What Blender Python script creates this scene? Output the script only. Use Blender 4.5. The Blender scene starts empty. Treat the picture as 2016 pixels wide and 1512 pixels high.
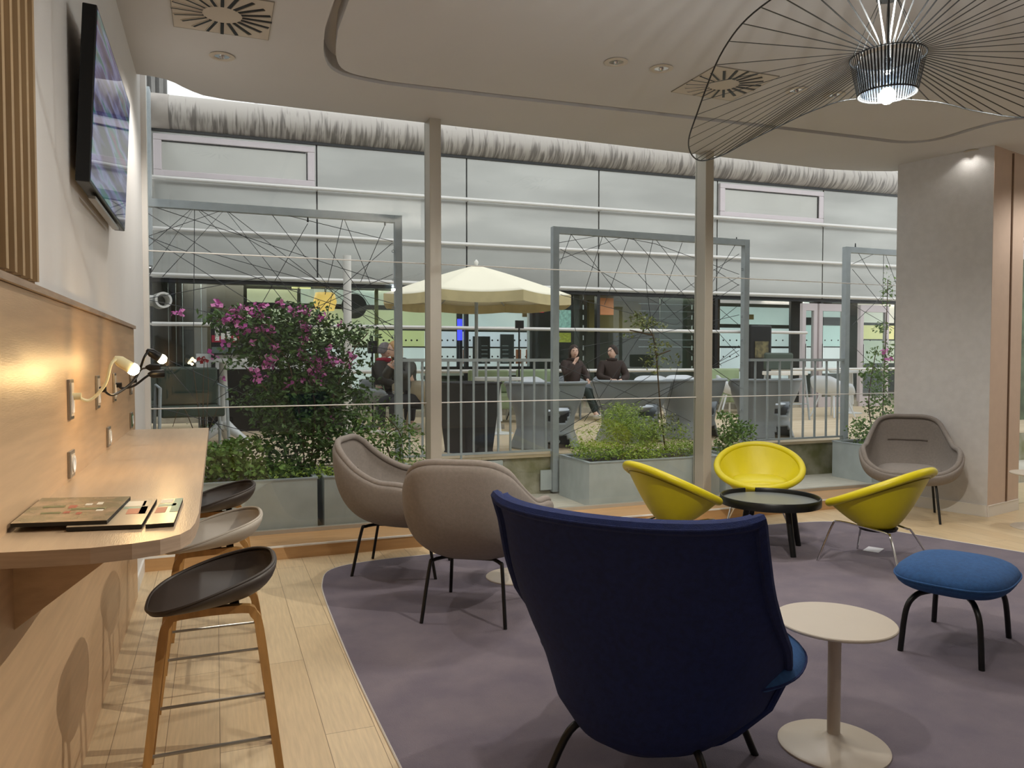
import bpy, bmesh, math, random
from mathutils import Vector, Matrix
sc = bpy.context.scene
COL = sc.collection
PI = math.pi
rnd = random.Random(7)

# ------------------------------------------------------------------ camera, sky, exposure
F, EYE, CX, CY = 1500.0, 1.45, 1008, 756
PITCH, YAW = math.atan(49 / F), math.atan(584 / F)
cam = bpy.data.cameras.new('camera'); co = bpy.data.objects.new('camera', cam); COL.objects.link(co)
cam.sensor_width = 36; cam.lens = 36 * F / 2016; cam.clip_start = .05; cam.clip_end = 200
co.location = (0, 0, EYE); co.rotation_euler = (PI / 2 - PITCH, 0, -YAW)
sc.camera = co
W = bpy.data.worlds.new('overcast'); sc.world = W; W.use_nodes = True
wn = W.node_tree.nodes; wl = W.node_tree.links
bg = wn['Background']; bg.inputs[0].default_value = (.97, .98, 1, 1); bg.inputs[1].default_value = 1.05
sc.view_settings.view_transform = 'Standard'; sc.view_settings.look = 'None'
sc.view_settings.gamma = 1; sc.view_settings.use_curve_mapping = False
sc.view_settings.exposure = 0.68
sc.cycles.max_bounces = 8; sc.cycles.transparent_max_bounces = 24

FW = Vector((math.sin(YAW) * math.cos(PITCH), math.cos(YAW) * math.cos(PITCH), -math.sin(PITCH)))
RT = Vector((math.cos(YAW), -math.sin(YAW), 0)); UP = RT.cross(FW)
def onp(px, py, pt, n):                 # where the sight line of a measured photo point meets a real plane
    d = FW * F + RT * (px - CX) - UP * (py - CY); n = Vector(n); c = Vector((0, 0, EYE))
    return c + d * ((Vector(pt) - c).dot(n) / d.dot(n))
def onY(px, py, y): return onp(px, py, (0, y, 0), (0, 1, 0))
def onZ(px, py, z): return onp(px, py, (0, 0, z), (0, 0, 1))
def onX(px, py, x): return onp(px, py, (x, 0, 0), (1, 0, 0))

# ------------------------------------------------------------------ materials
def lin(h):
    h = h.lstrip('#'); r = []
    for i in (0, 2, 4):
        v = int(h[i:i + 2], 16) / 255; r.append(v / 12.92 if v < .04045 else ((v + .055) / 1.055) ** 2.4)
    return (*r, 1)
MATS = {}
def mat(name, c, rough=.6, metal=0, var=.08, vs=6, bump=0, bs=60, emit=0, stretch=None, island=0, spec=None, c2=None, coat=0, det=4):
    if name in MATS: return MATS[name]
    m = bpy.data.materials.new(name); m.use_nodes = True; MATS[name] = m
    N = m.node_tree.nodes; L = m.node_tree.links; b = N['Principled BSDF']
    c = lin(c); c2 = lin(c2) if c2 else tuple(max(0, x * (1 - 2 * var)) for x in c[:3]) + (1,)
    b.inputs['Roughness'].default_value = rough; b.inputs['Metallic'].default_value = metal
    if spec is not None: b.inputs['Specular IOR Level'].default_value = spec
    if coat: b.inputs['Coat Weight'].default_value = coat; b.inputs['Coat Roughness'].default_value = .15
    tc = N.new('ShaderNodeTexCoord'); mp = N.new('ShaderNodeMapping'); L.new(tc.outputs['Object'], mp.inputs[0])
    if stretch: mp.inputs['Scale'].default_value = stretch
    nz = N.new('ShaderNodeTexNoise'); nz.inputs['Scale'].default_value = vs; nz.inputs['Detail'].default_value = det
    L.new(mp.outputs[0], nz.inputs[0])
    mx = N.new('ShaderNodeMix'); mx.data_type = 'RGBA'; mx.inputs[6].default_value = c; mx.inputs[7].default_value = c2
    rp = N.new('ShaderNodeMapRange'); rp.inputs[1].default_value = .35; rp.inputs[2].default_value = .65
    if island:
        g = N.new('ShaderNodeNewGeometry'); L.new(g.outputs['Random Per Island'], mx.inputs[0])
    else:
        L.new(nz.outputs[0], rp.inputs[0]); L.new(rp.outputs[0], mx.inputs[0])
    L.new(mx.outputs[2], b.inputs['Base Color'])
    if emit:
        L.new(mx.outputs[2], b.inputs['Emission Color']); b.inputs['Emission Strength'].default_value = emit
    if bump:
        n2 = N.new('ShaderNodeTexNoise'); n2.inputs['Scale'].default_value = bs; n2.inputs['Detail'].default_value = 2
        L.new(mp.outputs[0] if stretch else tc.outputs['Object'], n2.inputs[0])
        bp = N.new('ShaderNodeBump'); bp.inputs['Strength'].default_value = bump; bp.inputs['Distance'].default_value = .004
        L.new(n2.outputs[0], bp.inputs['Height']); L.new(bp.outputs[0], b.inputs['Normal'])
    return m
def glass(name, tint='#f8faf9', refl=.08):
    if name in MATS: return MATS[name]
    m = bpy.data.materials.new(name); m.use_nodes = True; MATS[name] = m
    N = m.node_tree.nodes; L = m.node_tree.links; N.clear()
    o = N.new('ShaderNodeOutputMaterial'); t = N.new('ShaderNodeBsdfTransparent'); g = N.new('ShaderNodeBsdfGlossy')
    t.inputs[0].default_value = lin(tint); g.inputs['Roughness'].default_value = .0
    f = N.new('ShaderNodeLayerWeight'); f.inputs[0].default_value = .5
    pw = N.new('ShaderNodeMath'); pw.operation = 'POWER'; pw.inputs[1].default_value = 5; L.new(f.outputs['Facing'], pw.inputs[0])
    ma = N.new('ShaderNodeMath'); ma.operation = 'MULTIPLY_ADD'; ma.inputs[1].default_value = .7; ma.inputs[2].default_value = refl * .5
    L.new(pw.outputs[0], ma.inputs[0]); mx = N.new('ShaderNodeMixShader')
    L.new(ma.outputs[0], mx.inputs[0]); L.new(t.outputs[0], mx.inputs[1]); L.new(g.outputs[0], mx.inputs[2]); L.new(mx.outputs[0], o.inputs[0])
    return m
def planks(name, c1, c2, w, ln, rough=.4, gap='#8a7458', rot=0, grain=.25):
    m = bpy.data.materials.new(name); m.use_nodes = True
    N = m.node_tree.nodes; L = m.node_tree.links; b = N['Principled BSDF']; b.inputs['Roughness'].default_value = rough
    tc = N.new('ShaderNodeTexCoord'); mp = N.new('ShaderNodeMapping'); mp.inputs['Rotation'].default_value = (0, 0, rot); L.new(tc.outputs['Object'], mp.inputs[0])
    br = N.new('ShaderNodeTexBrick'); L.new(mp.outputs[0], br.inputs[0]); br.offset = .37
    br.inputs['Color1'].default_value = lin(c1); br.inputs['Color2'].default_value = lin(c2); br.inputs['Mortar'].default_value = lin(gap)
    br.inputs['Scale'].default_value = 1; br.inputs['Mortar Size'].default_value = .0016; br.inputs['Brick Width'].default_value = ln; br.inputs['Row Height'].default_value = w; br.inputs['Mortar Smooth'].default_value = .3
    m2 = N.new('ShaderNodeMapping'); m2.inputs['Scale'].default_value = (2, 28, 2); L.new(mp.outputs[0], m2.inputs[0])
    nz = N.new('ShaderNodeTexNoise'); nz.inputs['Scale'].default_value = 3; nz.inputs['Detail'].default_value = 6; L.new(m2.outputs[0], nz.inputs[0])
    rp = N.new('ShaderNodeMapRange'); rp.inputs[1].default_value = .3; rp.inputs[2].default_value = .7; rp.inputs[3].default_value = 1 - grain; rp.inputs[4].default_value = 1.05; L.new(nz.outputs[0], rp.inputs[0])
    mx = N.new('ShaderNodeMix'); mx.data_type = 'RGBA'; mx.blend_type = 'MULTIPLY'; mx.inputs[0].default_value = 1
    L.new(br.outputs[0], mx.inputs[6]); L.new(rp.outputs[0], mx.inputs[7]); L.new(mx.outputs[2], b.inputs['Base Color'])
    return m
def emis(name, c, s):
    m = bpy.data.materials.new(name); m.use_nodes = True; b = m.node_tree.nodes['Principled BSDF']
    b.inputs['Base Color'].default_value = lin(c); b.inputs['Emission Color'].default_value = lin(c); b.inputs['Emission Strength'].default_value = s
    return m
m_ceil = mat('ceiling_paint', '#cac8c7', .8, var=.01, vs=2)
m_wall = mat('wall_paint', '#dedcda', .8, var=.015, vs=3, bump=.15, bs=220)
m_wallgrey = mat('wall_grey', '#d2d0cf', .85, var=.03, vs=14, bump=.3, bs=160)
m_warmlit = mat('wall_warm_lit', '#d2bcac', .7, var=.02, vs=10)  # warm light falling on this pier face is put into its base colour
m_oak = mat('oak_veneer', '#c6a683', .38, var=.07, vs=5, stretch=(3, .6, 9), bump=.08, bs=40, det=7)
m_oaktop = mat('oak_laminate', '#bfa688', .3, var=.06, vs=5, stretch=(9, .7, 3), bump=.1, bs=50, det=7)
m_oakedge = mat('oak_edge', '#a8927e', .5, var=.09, vs=9, stretch=(1, 1, 14))
m_slat = mat('slat_wood', '#b0946e', .5, var=.08, vs=8, stretch=(8, 8, .6))
m_slatback = mat('slat_backing', '#6b4a22', .8)
m_oakstep = mat('step_oak', '#c39a6b', .4, var=.07, vs=5, stretch=(.6, 9, 9), det=6)
m_floor = planks('floor_planks', '#dcc6a2', '#d2b993', .19, 1.25, .33, rot=PI / 2, grain=.13)
m_carpet = mat('carpet', '#7b727b', .95, var=.13, vs=4, bump=.9, bs=260, c2='#6e6672', det=9)
m_white = mat('white_paint', '#e6e3de', .45, var=.01)
m_whiteplastic = mat('white_plastic', '#dfe2e4', .35, var=.01)
m_alu = mat('mullion_metal', '#b8b2a6', .4, .25, var=.01)
m_galv = mat('galvanised_steel', '#aeb6bb', .5, .1, var=.06, vs=12)
m_zinc = mat('zinc_sheet', '#c3cbcd', .5, .1, var=.06, vs=6)
m_concrete = mat('concrete', '#b9b3a4', .9, var=.12, vs=9, bump=.5, bs=60)
m_pave = planks('paving_slabs', '#cfc9bc', '#c2bbad', .5, .5, .8, '#96907f', grain=.12)
m_kerb = mat('mossy_concrete', '#a8a391', .95, var=.2, vs=4, bump=.8, bs=40, c2='#6f6e45')
m_deck = planks('deck_boards', '#d6c4a8', '#cbb698', .14, 2.4, .7, '#a59378', grain=.15)
m_clad = mat('cladding_panel', '#b3b3ae', .22, .4, var=.13, vs=.8, stretch=(.5, 1, 2.5), det=7)
m_tube = mat('white_tube', '#dedbd8', .3, .2, var=.02)
m_frame = mat('window_frame_pale', '#cdc3c6', .4, var=.02)
m_dark = mat('dark_metal', '#26282a', .4, .3, var=.05)
m_black = mat('black_metal', '#101214', .35, .2, var=.05)
m_chrome = mat('chrome', '#d8d8d8', .1, 1, var=.01)
m_steel = mat('brushed_steel', '#9b968e', .3, .8, var=.03)
m_grey = mat('grey_fabric', '#8b837d', .95, var=.05, vs=60, bump=.5, bs=500)
m_greyp = mat('grey_piping', '#6c645e', .95)
m_blue = mat('blue_fabric', '#2a568c', .9, var=.1, vs=50, bump=.6, bs=420)
m_navy = mat('navy_fabric', '#15265a', .95, var=.12, vs=50, bump=.6, bs=420)
m_yel = mat('yellow_leather', '#c9ba05', .42, var=.05, vs=3, bump=.12, bs=120)
m_wood = mat('oiled_oak', '#b3874f', .45, var=.1, vs=6, stretch=(9, 9, .8))
m_shellb = mat('black_shell', '#3a322d', .5, var=.04)
m_shellg = mat('grey_shell', '#a9a196', .5, var=.03)
m_beige = mat('beige_laminate', '#c5baab', .4, var=.01)
m_glass = glass('window_glass')
m_glass2 = glass('shopfront_glass', '#eef4f2', .07)
m_leaf = mat('leaf_dark', '#2c4a1c', .5, island=1, c2='#4f7030')
m_leafl = mat('leaf_light', '#7f9f34', .5, island=1, c2='#a9bd5a')
m_leafm = mat('leaf_mid', '#47702b', .5, island=1, c2='#7d9c48')
m_leafo = mat('leaf_olive', '#5a6f30', .5, island=1, c2='#92945a')
m_stem = mat('stem_brown', '#5c4a35', .8)
m_flower = mat('magenta_bract', '#c64fb0', .6, island=1, c2='#e08cc4')
m_red = mat('red_petals', '#b3162a', .6, var=.1)
m_soil = mat('soil', '#3a3026', 1, var=.2)

# ------------------------------------------------------------------ mesh builder
class MB:
    def __init__(s): s.v = []; s.f = []; s.mi = []; s.cur = 0
    def add(s, vs, fs):
        o = len(s.v); s.v += [tuple(x) for x in vs]
        for f in fs: s.f.append(tuple(o + i for i in f)); s.mi.append(s.cur)
        return s
    def box(s, a, b, rz=0, M=None):
        x0, y0, z0 = a; x1, y1, z1 = b
        vs = [Vector(p) for p in ((x0, y0, z0), (x1, y0, z0), (x1, y1, z0), (x0, y1, z0), (x0, y0, z1), (x1, y0, z1), (x1, y1, z1), (x0, y1, z1))]
        if rz:
            c = Vector(((x0 + x1) / 2, (y0 + y1) / 2, 0)); R = Matrix.Rotation(rz, 3, 'Z'); vs = [R @ (v - c) + c for v in vs]
        if M is not None: vs = [M @ v for v in vs]
        return s.add(vs, [(0, 3, 2, 1), (4, 5, 6, 7), (0, 1, 5, 4), (1, 2, 6, 5), (2, 3, 7, 6), (3, 0, 4, 7)])
    def tube(s, pts, r, n=8, closed=False, cap=True, flat=1, ph=0):
        pts = [Vector(p) for p in pts]; k = len(pts); vs = []; fs = []; ref = None
        for i, p in enumerate(pts):
            a = pts[i - 1] if (i or closed) else p; b = pts[(i + 1) % k] if (i < k - 1 or closed) else p
            t = (b - a).normalized()
            if ref is None: ref = Vector((0, 0, 1)) if abs(t.z) < .9 else Vector((1, 0, 0))
            u = ref - t * ref.dot(t)
            u = u.normalized() if u.length > 1e-6 else t.orthogonal().normalized()
            ref = u; w = t.cross(u); rr = r[i] if isinstance(r, (list, tuple)) else r
            for j in range(n):
                q = 2 * PI * j / n + ph; vs.append(p + (u * math.cos(q) + w * math.sin(q) * flat) * rr)
        for i in range(k if closed else k - 1):
            for j in range(n):
                a = i * n + j; b = i * n + (j + 1) % n; c = ((i + 1) % k) * n
                fs.append((a, b, c + (j + 1) % n, c + j))
        if cap and not closed: fs += [tuple(range(n - 1, -1, -1)), tuple((k - 1) * n + j for j in range(n))]
        return s.add(vs, fs)
    def lathe(s, prof, n=32, c=(0, 0, 0), sx=1, sy=1, wob=None, open_=False):
        vs = []; fs = []
        for r, z in prof:
            for j in range(n):
                a = 2 * PI * j / n; k = wob(a) if wob else 1
                vs.append((c[0] + r * k * sx * math.cos(a), c[1] + r * k * sy * math.sin(a), c[2] + z))
        m = len(prof)
        for i in range(m - 1):
            for j in range(n): fs.append((i * n + j, i * n + (j + 1) % n, (i + 1) * n + (j + 1) % n, (i + 1) * n + j))
        cp_ = prof[0] != prof[-1] and not open_
        if prof[0][0] > 0 and cp_: fs.append(tuple(range(n - 1, -1, -1)))
        if prof[-1][0] > 0 and cp_: fs.append(tuple((m - 1) * n + j for j in range(n)))
        return s.add(vs, fs)
    def grid(s, fn, nu, nv, cu=False, skip=None):
        vs = [fn(i / (nu if cu else nu - 1), j / (nv - 1)) for j in range(nv) for i in range(nu)]; fs = []
        for j in range(nv - 1):
            for i in range(nu if cu else nu - 1):
                if skip and skip((i + .5) / nu, (j + .5) / nv): continue
                a = j * nu + i; b = j * nu + (i + 1) % nu
                fs.append((a, b, b + nu, a + nu))
        return s.add(vs, fs)
    def poly(s, pts, z0, z1):               # upright prism from a plan outline
        n = len(pts); vs = [(x, y, z0) for x, y in pts] + [(x, y, z1) for x, y in pts]
        fs = [tuple(range(n - 1, -1, -1)), tuple(range(n, 2 * n))] + [(i, (i + 1) % n, n + (i + 1) % n, n + i) for i in range(n)]
        return s.add(vs, fs)
    def build(s, name, m, parent=None, smooth=False, solid=0, sub=0, bevel=0, off=-1, loc=None):
        me = bpy.data.meshes.new(name); me.from_pydata(s.v, [], s.f)
        for x in (m if isinstance(m, list) else [m]): me.materials.append(x)
        if isinstance(m, list): me.polygons.foreach_set('material_index', s.mi)
        bm = bmesh.new(); bm.from_mesh(me)
        bmesh.ops.remove_doubles(bm, verts=bm.verts, dist=1e-5) if smooth else None
        bmesh.ops.recalc_face_normals(bm, faces=bm.faces); bm.to_mesh(me); bm.free()
        if smooth:
            for p in me.polygons: p.use_smooth = True
            if smooth != 2 and not sub: me.set_sharp_from_angle(angle=math.radians(40))
        o = bpy.data.objects.new(name, me); COL.objects.link(o)
        if parent: o.parent = parent
        if loc: o.location = loc
        if solid: q = o.modifiers.new('s', 'SOLIDIFY'); q.thickness = solid; q.offset = off; q.use_even_offset = False
        if sub: q = o.modifiers.new('u', 'SUBSURF'); q.levels = q.render_levels = sub
        if bevel: q = o.modifiers.new('b', 'BEVEL'); q.width = bevel; q.segments = 2; q.limit_method = 'ANGLE'
        return o
def tag(o, label=None, cat=None, group=None, kind=None):
    for k, v in (('label', label), ('category', cat), ('group', group), ('kind', kind)):
        if v: o[k] = v
    return o
def thing(name, loc=(0, 0, 0), rz=0, label=None, cat=None, group=None):
    o = bpy.data.objects.new(name, None); COL.objects.link(o); o.location = loc; o.rotation_euler = (0, 0, rz); o.empty_display_size = .1
    return tag(o, label, cat, group)
def copy_tree(o, parent=None):
    c = o.copy(); COL.objects.link(c)
    if parent: c.parent = parent
    for ch in list(o.children): copy_tree(ch, c)
    return c
def place(o, loc, rz, label, group=None):
    o.location = loc; o.rotation_euler = (0, 0, rz); o['label'] = label
    if group: o['group'] = group
    return o
def box(name, a, b, m, parent=None, bevel=0): return MB().box(a, b).build(name, m, parent, bevel=bevel)
def struct(o): o['kind'] = 'structure'; return o
def look(o, m): o.material_slots[0].link = 'OBJECT'; o.material_slots[0].material = m
def smoothpts(pts, n=6, closed=False):
    pts = [Vector(p) for p in pts]; k = len(pts); out = []
    for i in range(k if closed else k - 1):
        g = (lambda q: pts[q % k]) if closed else (lambda q: pts[max(0, min(k - 1, q))])
        a, b, c, d = g(i - 1), g(i), g(i + 1), g(i + 2)
        for j in range(n):
            t = j / n; out.append(.5 * ((2 * b) + (c - a) * t + (2 * a - 5 * b + 4 * c - d) * t * t + (3 * b - a - 3 * c + d) * t ** 3))
    if not closed: out.append(pts[-1])
    return out
def rounded(pts, r, n=6):                 # rounds the corners of a plan outline
    out = []; k = len(pts); rr = r if isinstance(r, list) else [r] * k
    for i in range(k):
        p = Vector(pts[i]).to_2d(); a = (Vector(pts[i - 1]).to_2d() - p); b = (Vector(pts[(i + 1) % k]).to_2d() - p)
        if not rr[i]: out.append(tuple(p)); continue
        A = p + a.normalized() * min(rr[i], a.length / 2); B = p + b.normalized() * min(rr[i], b.length / 2)
        for j in range(n + 1):
            t = j / n; out.append(tuple(A * (1 - t) ** 2 + p * 2 * t * (1 - t) + B * t * t))
    return out
def interp(tab, x):
    for (a, b) in zip(tab, tab[1:]):
        if a[0] <= x <= b[0]:
            t = (x - a[0]) / (b[0] - a[0]); t = t * t * (3 - 2 * t) if len(a) == 2 else t
            r = [p + (q - p) * t for p, q in zip(a[1:], b[1:])]; return r[0] if len(r) == 1 else r
    r = (tab[0] if x < tab[0][0] else tab[-1])[1:]; return r[0] if len(r) == 1 else list(r)
def light(name, kind, loc, power, color=(1, .9, .75), size=.05, rot=(0, 0, 0), parent=None, spot=None, size_y=None):
    l = bpy.data.lights.new(name, kind); l.energy = power; l.color = color
    if kind == 'AREA':
        l.size = size
        if size_y: l.shape = 'RECTANGLE'; l.size_y = size_y
    else: l.shadow_soft_size = size
    if spot: l.spot_size = spot; l.spot_blend = .6
    o = bpy.data.objects.new(name, l); COL.objects.link(o); o.location = loc; o.rotation_euler = rot
    if parent: o.parent = parent
    return o

# ------------------------------------------------------------------ room shell
XL, YG, HC, YS = -.475, 6.12, 3.38, 5.70
B1, B2 = (6.587, 4.897), (7.196, 5.041)
A1 = (6.587 - .27 * .87, 4.897 + .96 * .87)
struct(MB().box((XL - .1, -3.6, -.1), (9.6, YG, 0)).build('floor', m_floor))
struct(MB().box((XL - .15, -3.6, 0), (XL, YG + .1, 3.9)).build('wall_left', m_wall))
struct(MB().box((XL - .15, -3.75, 0), (9.6, -3.6, 3.9)).build('wall_back', m_wall))
struct(MB().poly([A1, B1, (6.95, 4.983), (7.2, 5.75), (6.62, 5.95)], 0, 3.9).build('wall_column', m_wallgrey))
tag(bpy.data.objects['wall_column'], 'grey rendered wall pier between the window and the corner', 'wall pier')
struct(MB().poly([B1, B2, (7.3, 5.3), (6.65, 5.2)], 0, 3.9).build('wall_right', m_warmlit)); bpy.data.objects['wall_right'].location = (0, -.004, 0)
struct(MB().box((9.6, -3.6, 0), (9.75, 5.2, 3.9)).build('wall_east', m_wall))
# timber step along the glass
st = struct(MB().box((XL, YS + .012, 0), (A1[0], YG, .1)).build('trim_1', m_oakstep))
struct(MB().box((XL, YS, .0), (A1[0] - .02, YS + .0115, .088)).build('trim_2', m_oakstep))
struct(MB().box((XL, YS - .004, .0885), (A1[0] - .02, YS + .0115, .1005)).build('trim_3', m_white))
def ceil_mesh():
    outer = [(XL, -3.6), (9.6, -3.6), (9.6, 5.1), (7.6, 5.1), (7.33, 5.147), (7.12, 5.19), (7.0, 5.26), (6.89, 5.42), (6.79, 5.67), (6.68, 5.82), (6.5, 5.95), (6.2, 6.05), (5.8, YG), (.3, YG), (.1, 6.12), (-.06, 6.08), (-.13, 6.02), (-.19, 5.95), (-.24, 5.88), (-.3, 5.825), (-.38, 5.8), (XL, 5.795)]
    hole = [(.62, -2.6), (.62, 4.6), (.67, 5.02), (.78, 5.27), (1.03, 5.365), (1.5, 5.37), (3.6, 5.25), (5.3, 5.18), (5.7, 5.16), (5.9, 5.06), (5.98, 4.88), (5.98, 4.6), (6.02, 4.38), (6.15, 4.25), (6.5, 4.2), (8.6, 4.2), (8.6, -2.6)]
    hole = [tuple(p)[:2] for p in smoothpts([(x, y, 0) for x, y in hole[1:15]], 4)]; hole = [(.62, -2.6)] + hole + [(8.6, 4.2), (8.6, -2.6)]
    cx, cy = 4, 2
    def inset(loop, d):
        out = []; k = len(loop)
        for i in range(k):
            a = Vector(loop[i - 1]); b = Vector(loop[(i + 1) % k]); t = (b - a).normalized(); n = Vector((t.y, -t.x))
            out.append(tuple(Vector(loop[i]) + n * d))
        return out
    isl = inset(hole, .075)
    if abs(isl[0][0] - cx) > abs(hole[0][0] - cx): isl = inset(hole, -.075)
    bm = bmesh.new()
    def ring(l, z): vs = [bm.verts.new((x, y, z)) for x, y in l]; return vs, [bm.edges.new((vs[i], vs[(i + 1) % len(vs)])) for i in range(len(vs))]
    ov, oe = ring(outer, HC); hv, he = ring(hole, HC); bmesh.ops.triangle_fill(bm, edges=oe + he, use_beauty=True)
    iv, ie = ring(isl, HC); bmesh.ops.triangle_fill(bm, edges=ie, use_beauty=True)
    for loop, vs, z in ((outer, ov, HC + .3), (hole, hv, HC + .11), (isl, iv, HC + .11)):
        tv = [bm.verts.new((x, y, z)) for x, y in loop]
        for i in range(len(loop)): bm.faces.new((vs[i], vs[(i + 1) % len(vs)], tv[(i + 1) % len(vs)], tv[i]))
        if loop is hole: htop = tv
        if loop is isl: itop = tv
        if loop is outer: otop = tv
    for i in range(len(htop)): j = (i + 1) % len(htop); bm.faces.new((htop[i], htop[j], itop[j], itop[i]))
    bm.faces.new(otop)
    bmesh.ops.recalc_face_normals(bm, faces=bm.faces)
    me = bpy.data.meshes.new('ceiling'); bm.to_mesh(me); bm.free(); me.materials.append(m_ceil)
    o = bpy.data.objects.new('ceiling', me); COL.objects.link(o); return struct(o)
ceil_mesh()
# window wall: two mullions, sill frame, glass panes and slim white rails
for i, (a, b) in enumerate(((1.62, 1.715), (4.256, 4.345))):
    struct(MB().box((a, 5.98, .1), (b, YG + .03, HC + .35)).build('trim_%d' % (i + 4), m_alu, bevel=.004))
struct(MB().box((XL, YG - .02, .1), (6.9, YG + .03, .13)).build('trim_6', m_alu))
struct(MB().box((XL, YG - .05, .1), (XL + .035, YG + .03, HC + .5)).build('trim_7', m_white))
for i, (a, b) in enumerate(((XL + .035, 1.62), (1.715, 4.256), (4.345, 6.9))):
    w = struct(MB().box((a, YG, .13), (b, YG + .012, HC + .6)).build('window_%d' % (i + 1), m_glass))
    for z in (2.233, 1.088):
        MB().tube([(a, YG - .012, z), (b, YG - .012, z)], .0045, 6).build('glazing_rail', m_white, w)
w4 = struct(MB().box((7.2, 5.25, 0), (9.6, 5.262, 3.4)).build('window_4', m_glass))
struct(MB().box((7.18, 5.2, 0), (7.24, 5.3, 3.5)).build('trim_8', m_alu))
# baseboards
struct(MB().box((XL, 5.2, 0), (XL + .012, YS, .09)).build('baseboard_left', m_white))
bb = MB(); t = Vector((B1[0] - A1[0], B1[1] - A1[1], 0)).normalized(); n = Vector((t.y, -t.x, 0)); n = n if n.x < 0 else -n
for z0, z1, d in ((0, .1, .012), (.1, .106, .016)):
    bb.poly([(A1[0] + n.x * d, A1[1] + n.y * d), (B1[0] + n.x * d, B1[1] + n.y * d), B1, A1], z0, z1)
    bb.poly([(B1[0] + .003, B1[1] - d), (B2[0], B2[1] - d), (B2[0], B2[1]), B1], z0, z1)
struct(bb.build('baseboard_right', m_white))
struct(MB().box((6.93, 4.965, .11), (6.945, 4.99, 3.36)).build('trim_9', mat('groove', '#7a6250', .9)))
struct(MB().box((XL, -3.6, 0), (XL + .012, -3.59, .09)).build('baseboard_back', m_white))
# the carpet
cp = [(.8, -3), (.60, 2.4), (.585, 3.5), (.60, 4.6), (.63, 5.0), (.72, 5.28), (.98, 5.4), (1.5, 5.43), (2.6, 5.42), (3.6, 5.38), (4.9, 5.3), (5.2, 5.1), (5.32, 4.7), (5.62, 3.85), (5.9, 3.0), (6.3, 1.5), (6.5, -3)]
sp = [tuple(p)[:2] for p in smoothpts([(x, y, 0) for x, y in cp[1:-1]], 5)]
tag(MB().poly([(.8, -3)] + sp + [(6.5, -3)], .0005, .007).build('carpet', m_carpet), 'purple grey inset carpet with rounded corner on the plank floor', 'carpet')
cr = MB(); cr.tube([(x, y, .004) for x, y in [(.79, -3)] + sp + [(6.52, -3)]], .005, 4)
tag(cr.build('carpet_trim', m_white), 'thin pale metal edging strip around the purple grey carpet', 'edging strip')
# oak panelling and slats on the left wall
p = thing('oak_wall_panel', (XL, 0, 0), 0, 'oak veneer wall panelling behind and below the bar counter', 'wall panelling')
MB().box((0, -1.5, 0), (.018, 5.13, 1.63)).build('panel', m_oak, p)
MB().box((0, -1.5, 1.632), (.03, 5.135, 1.65)).build('cap_rail', m_oakedge, p)
s = thing('slatted_wall_panel', (XL, 0, 1.66), 0, 'tall panel of upright golden brown slats above the oak panelling', 'slatted panel')
MB().box((0, 1.2, 0), (.008, 2.475, 1.71)).build('backing', m_slatback, s)
y = 1.16
while y < 2.44:
    MB().box((.008, y, 0), (.03, y + .024, 1.70)).build('slat', m_slat, s); y += .082
# ------------------------------------------------------------------ bar counter
ct = thing('bar_counter', (XL, 0, 0), 0, 'oak bar counter with rounded corner fixed to the left wall', 'counter')
out = [(.018, 1.865), (.25, 1.835)] + [(.33, 1.85), (.38, 1.88), (.41, 1.93), (.424, 2.0), (.43, 2.16)] + [(.435, 4.75), (.432, 4.83), (.40, 4.86), (.35, 5.1), (.018, 5.12)]
out = [(.018, 1.87), (.12, 1.852), (.22, 1.84), (.30, 1.85), (.355, 1.87), (.395, 1.91), (.415, 1.96), (.424, 2.03), (.43, 2.16), (.435, 4.83), (.018, 4.86)]
me = MB(); me.poly(out, 1.01, 1.045); me.mi = [1] + [0] + [1] * len(out)
me.build('worktop', [m_oaktop, m_oakedge], ct)
for yb in (2.12, 3.5, 4.7):
    MB().add([(.018, yb, 1.01), (.3, yb, 1.01), (.018, yb, .80), (.018, yb + .02, 1.01), (.3, yb + .02, 1.01), (.018, yb + .02, .80)], [(0, 1, 2), (3, 5, 4), (0, 3, 4, 1), (1, 4, 5, 2), (0, 2, 5, 3)]).build('bracket', m_oak, ct)
# sockets
def socket(y, z, w, h, name, label, cat, grp, green=0):
    s = thing(name, (XL + .0181, y, z), 0, label, cat, grp)
    MB().box((0, -w / 2, -h / 2), (.009, w / 2, h / 2)).build('frame', m_steel, s, bevel=.002)
    f = MB().box((.009, -w / 2 + .012, -h / 2 + .012), (.011, w / 2 - .012, h / 2 - .012)).build('insert', mat('socket_green', '#3f7a4c', .4) if green else m_beige, s)
    if h > w:
        MB().box((.011, -w * .22, -h * .33), (.014, w * .22, h * .1)).build('rocker', m_white, s)
    else:
        MB().lathe([(.002, .0), (.026, 0), (.028, .004), (.02, .004), (.019, .001)], 20).build('outlet', m_whiteplastic, s).rotation_euler = (0, PI / 2, 0)
        s.children[-1].location = (.011, 0, 0)
    return s
for y, lb in ((2.91, 'upright steel switch plate nearest the camera, feeding the lit lamp'), (3.54, 'upright steel switch plate above the middle socket'), (4.10, 'upright steel switch plate third along the oak wall'), (4.86, 'upright steel switch plate at the far end of the oak wall')):
    socket(y, 1.315, .075, .135, 'lamp_plate', lb, 'switch plate', 'lamp switch plates on the oak wall')
for y, lb, g in ((2.90, 'square steel power socket nearest the camera above the counter', 0), (3.86, 'square steel power socket in the middle above the counter', 0), (4.86, 'square green power socket at the far end above the counter', 1)):
    socket(y, 1.10, .09, .089, 'power_socket', lb, 'power socket', 'power sockets just above the counter', g)
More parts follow.
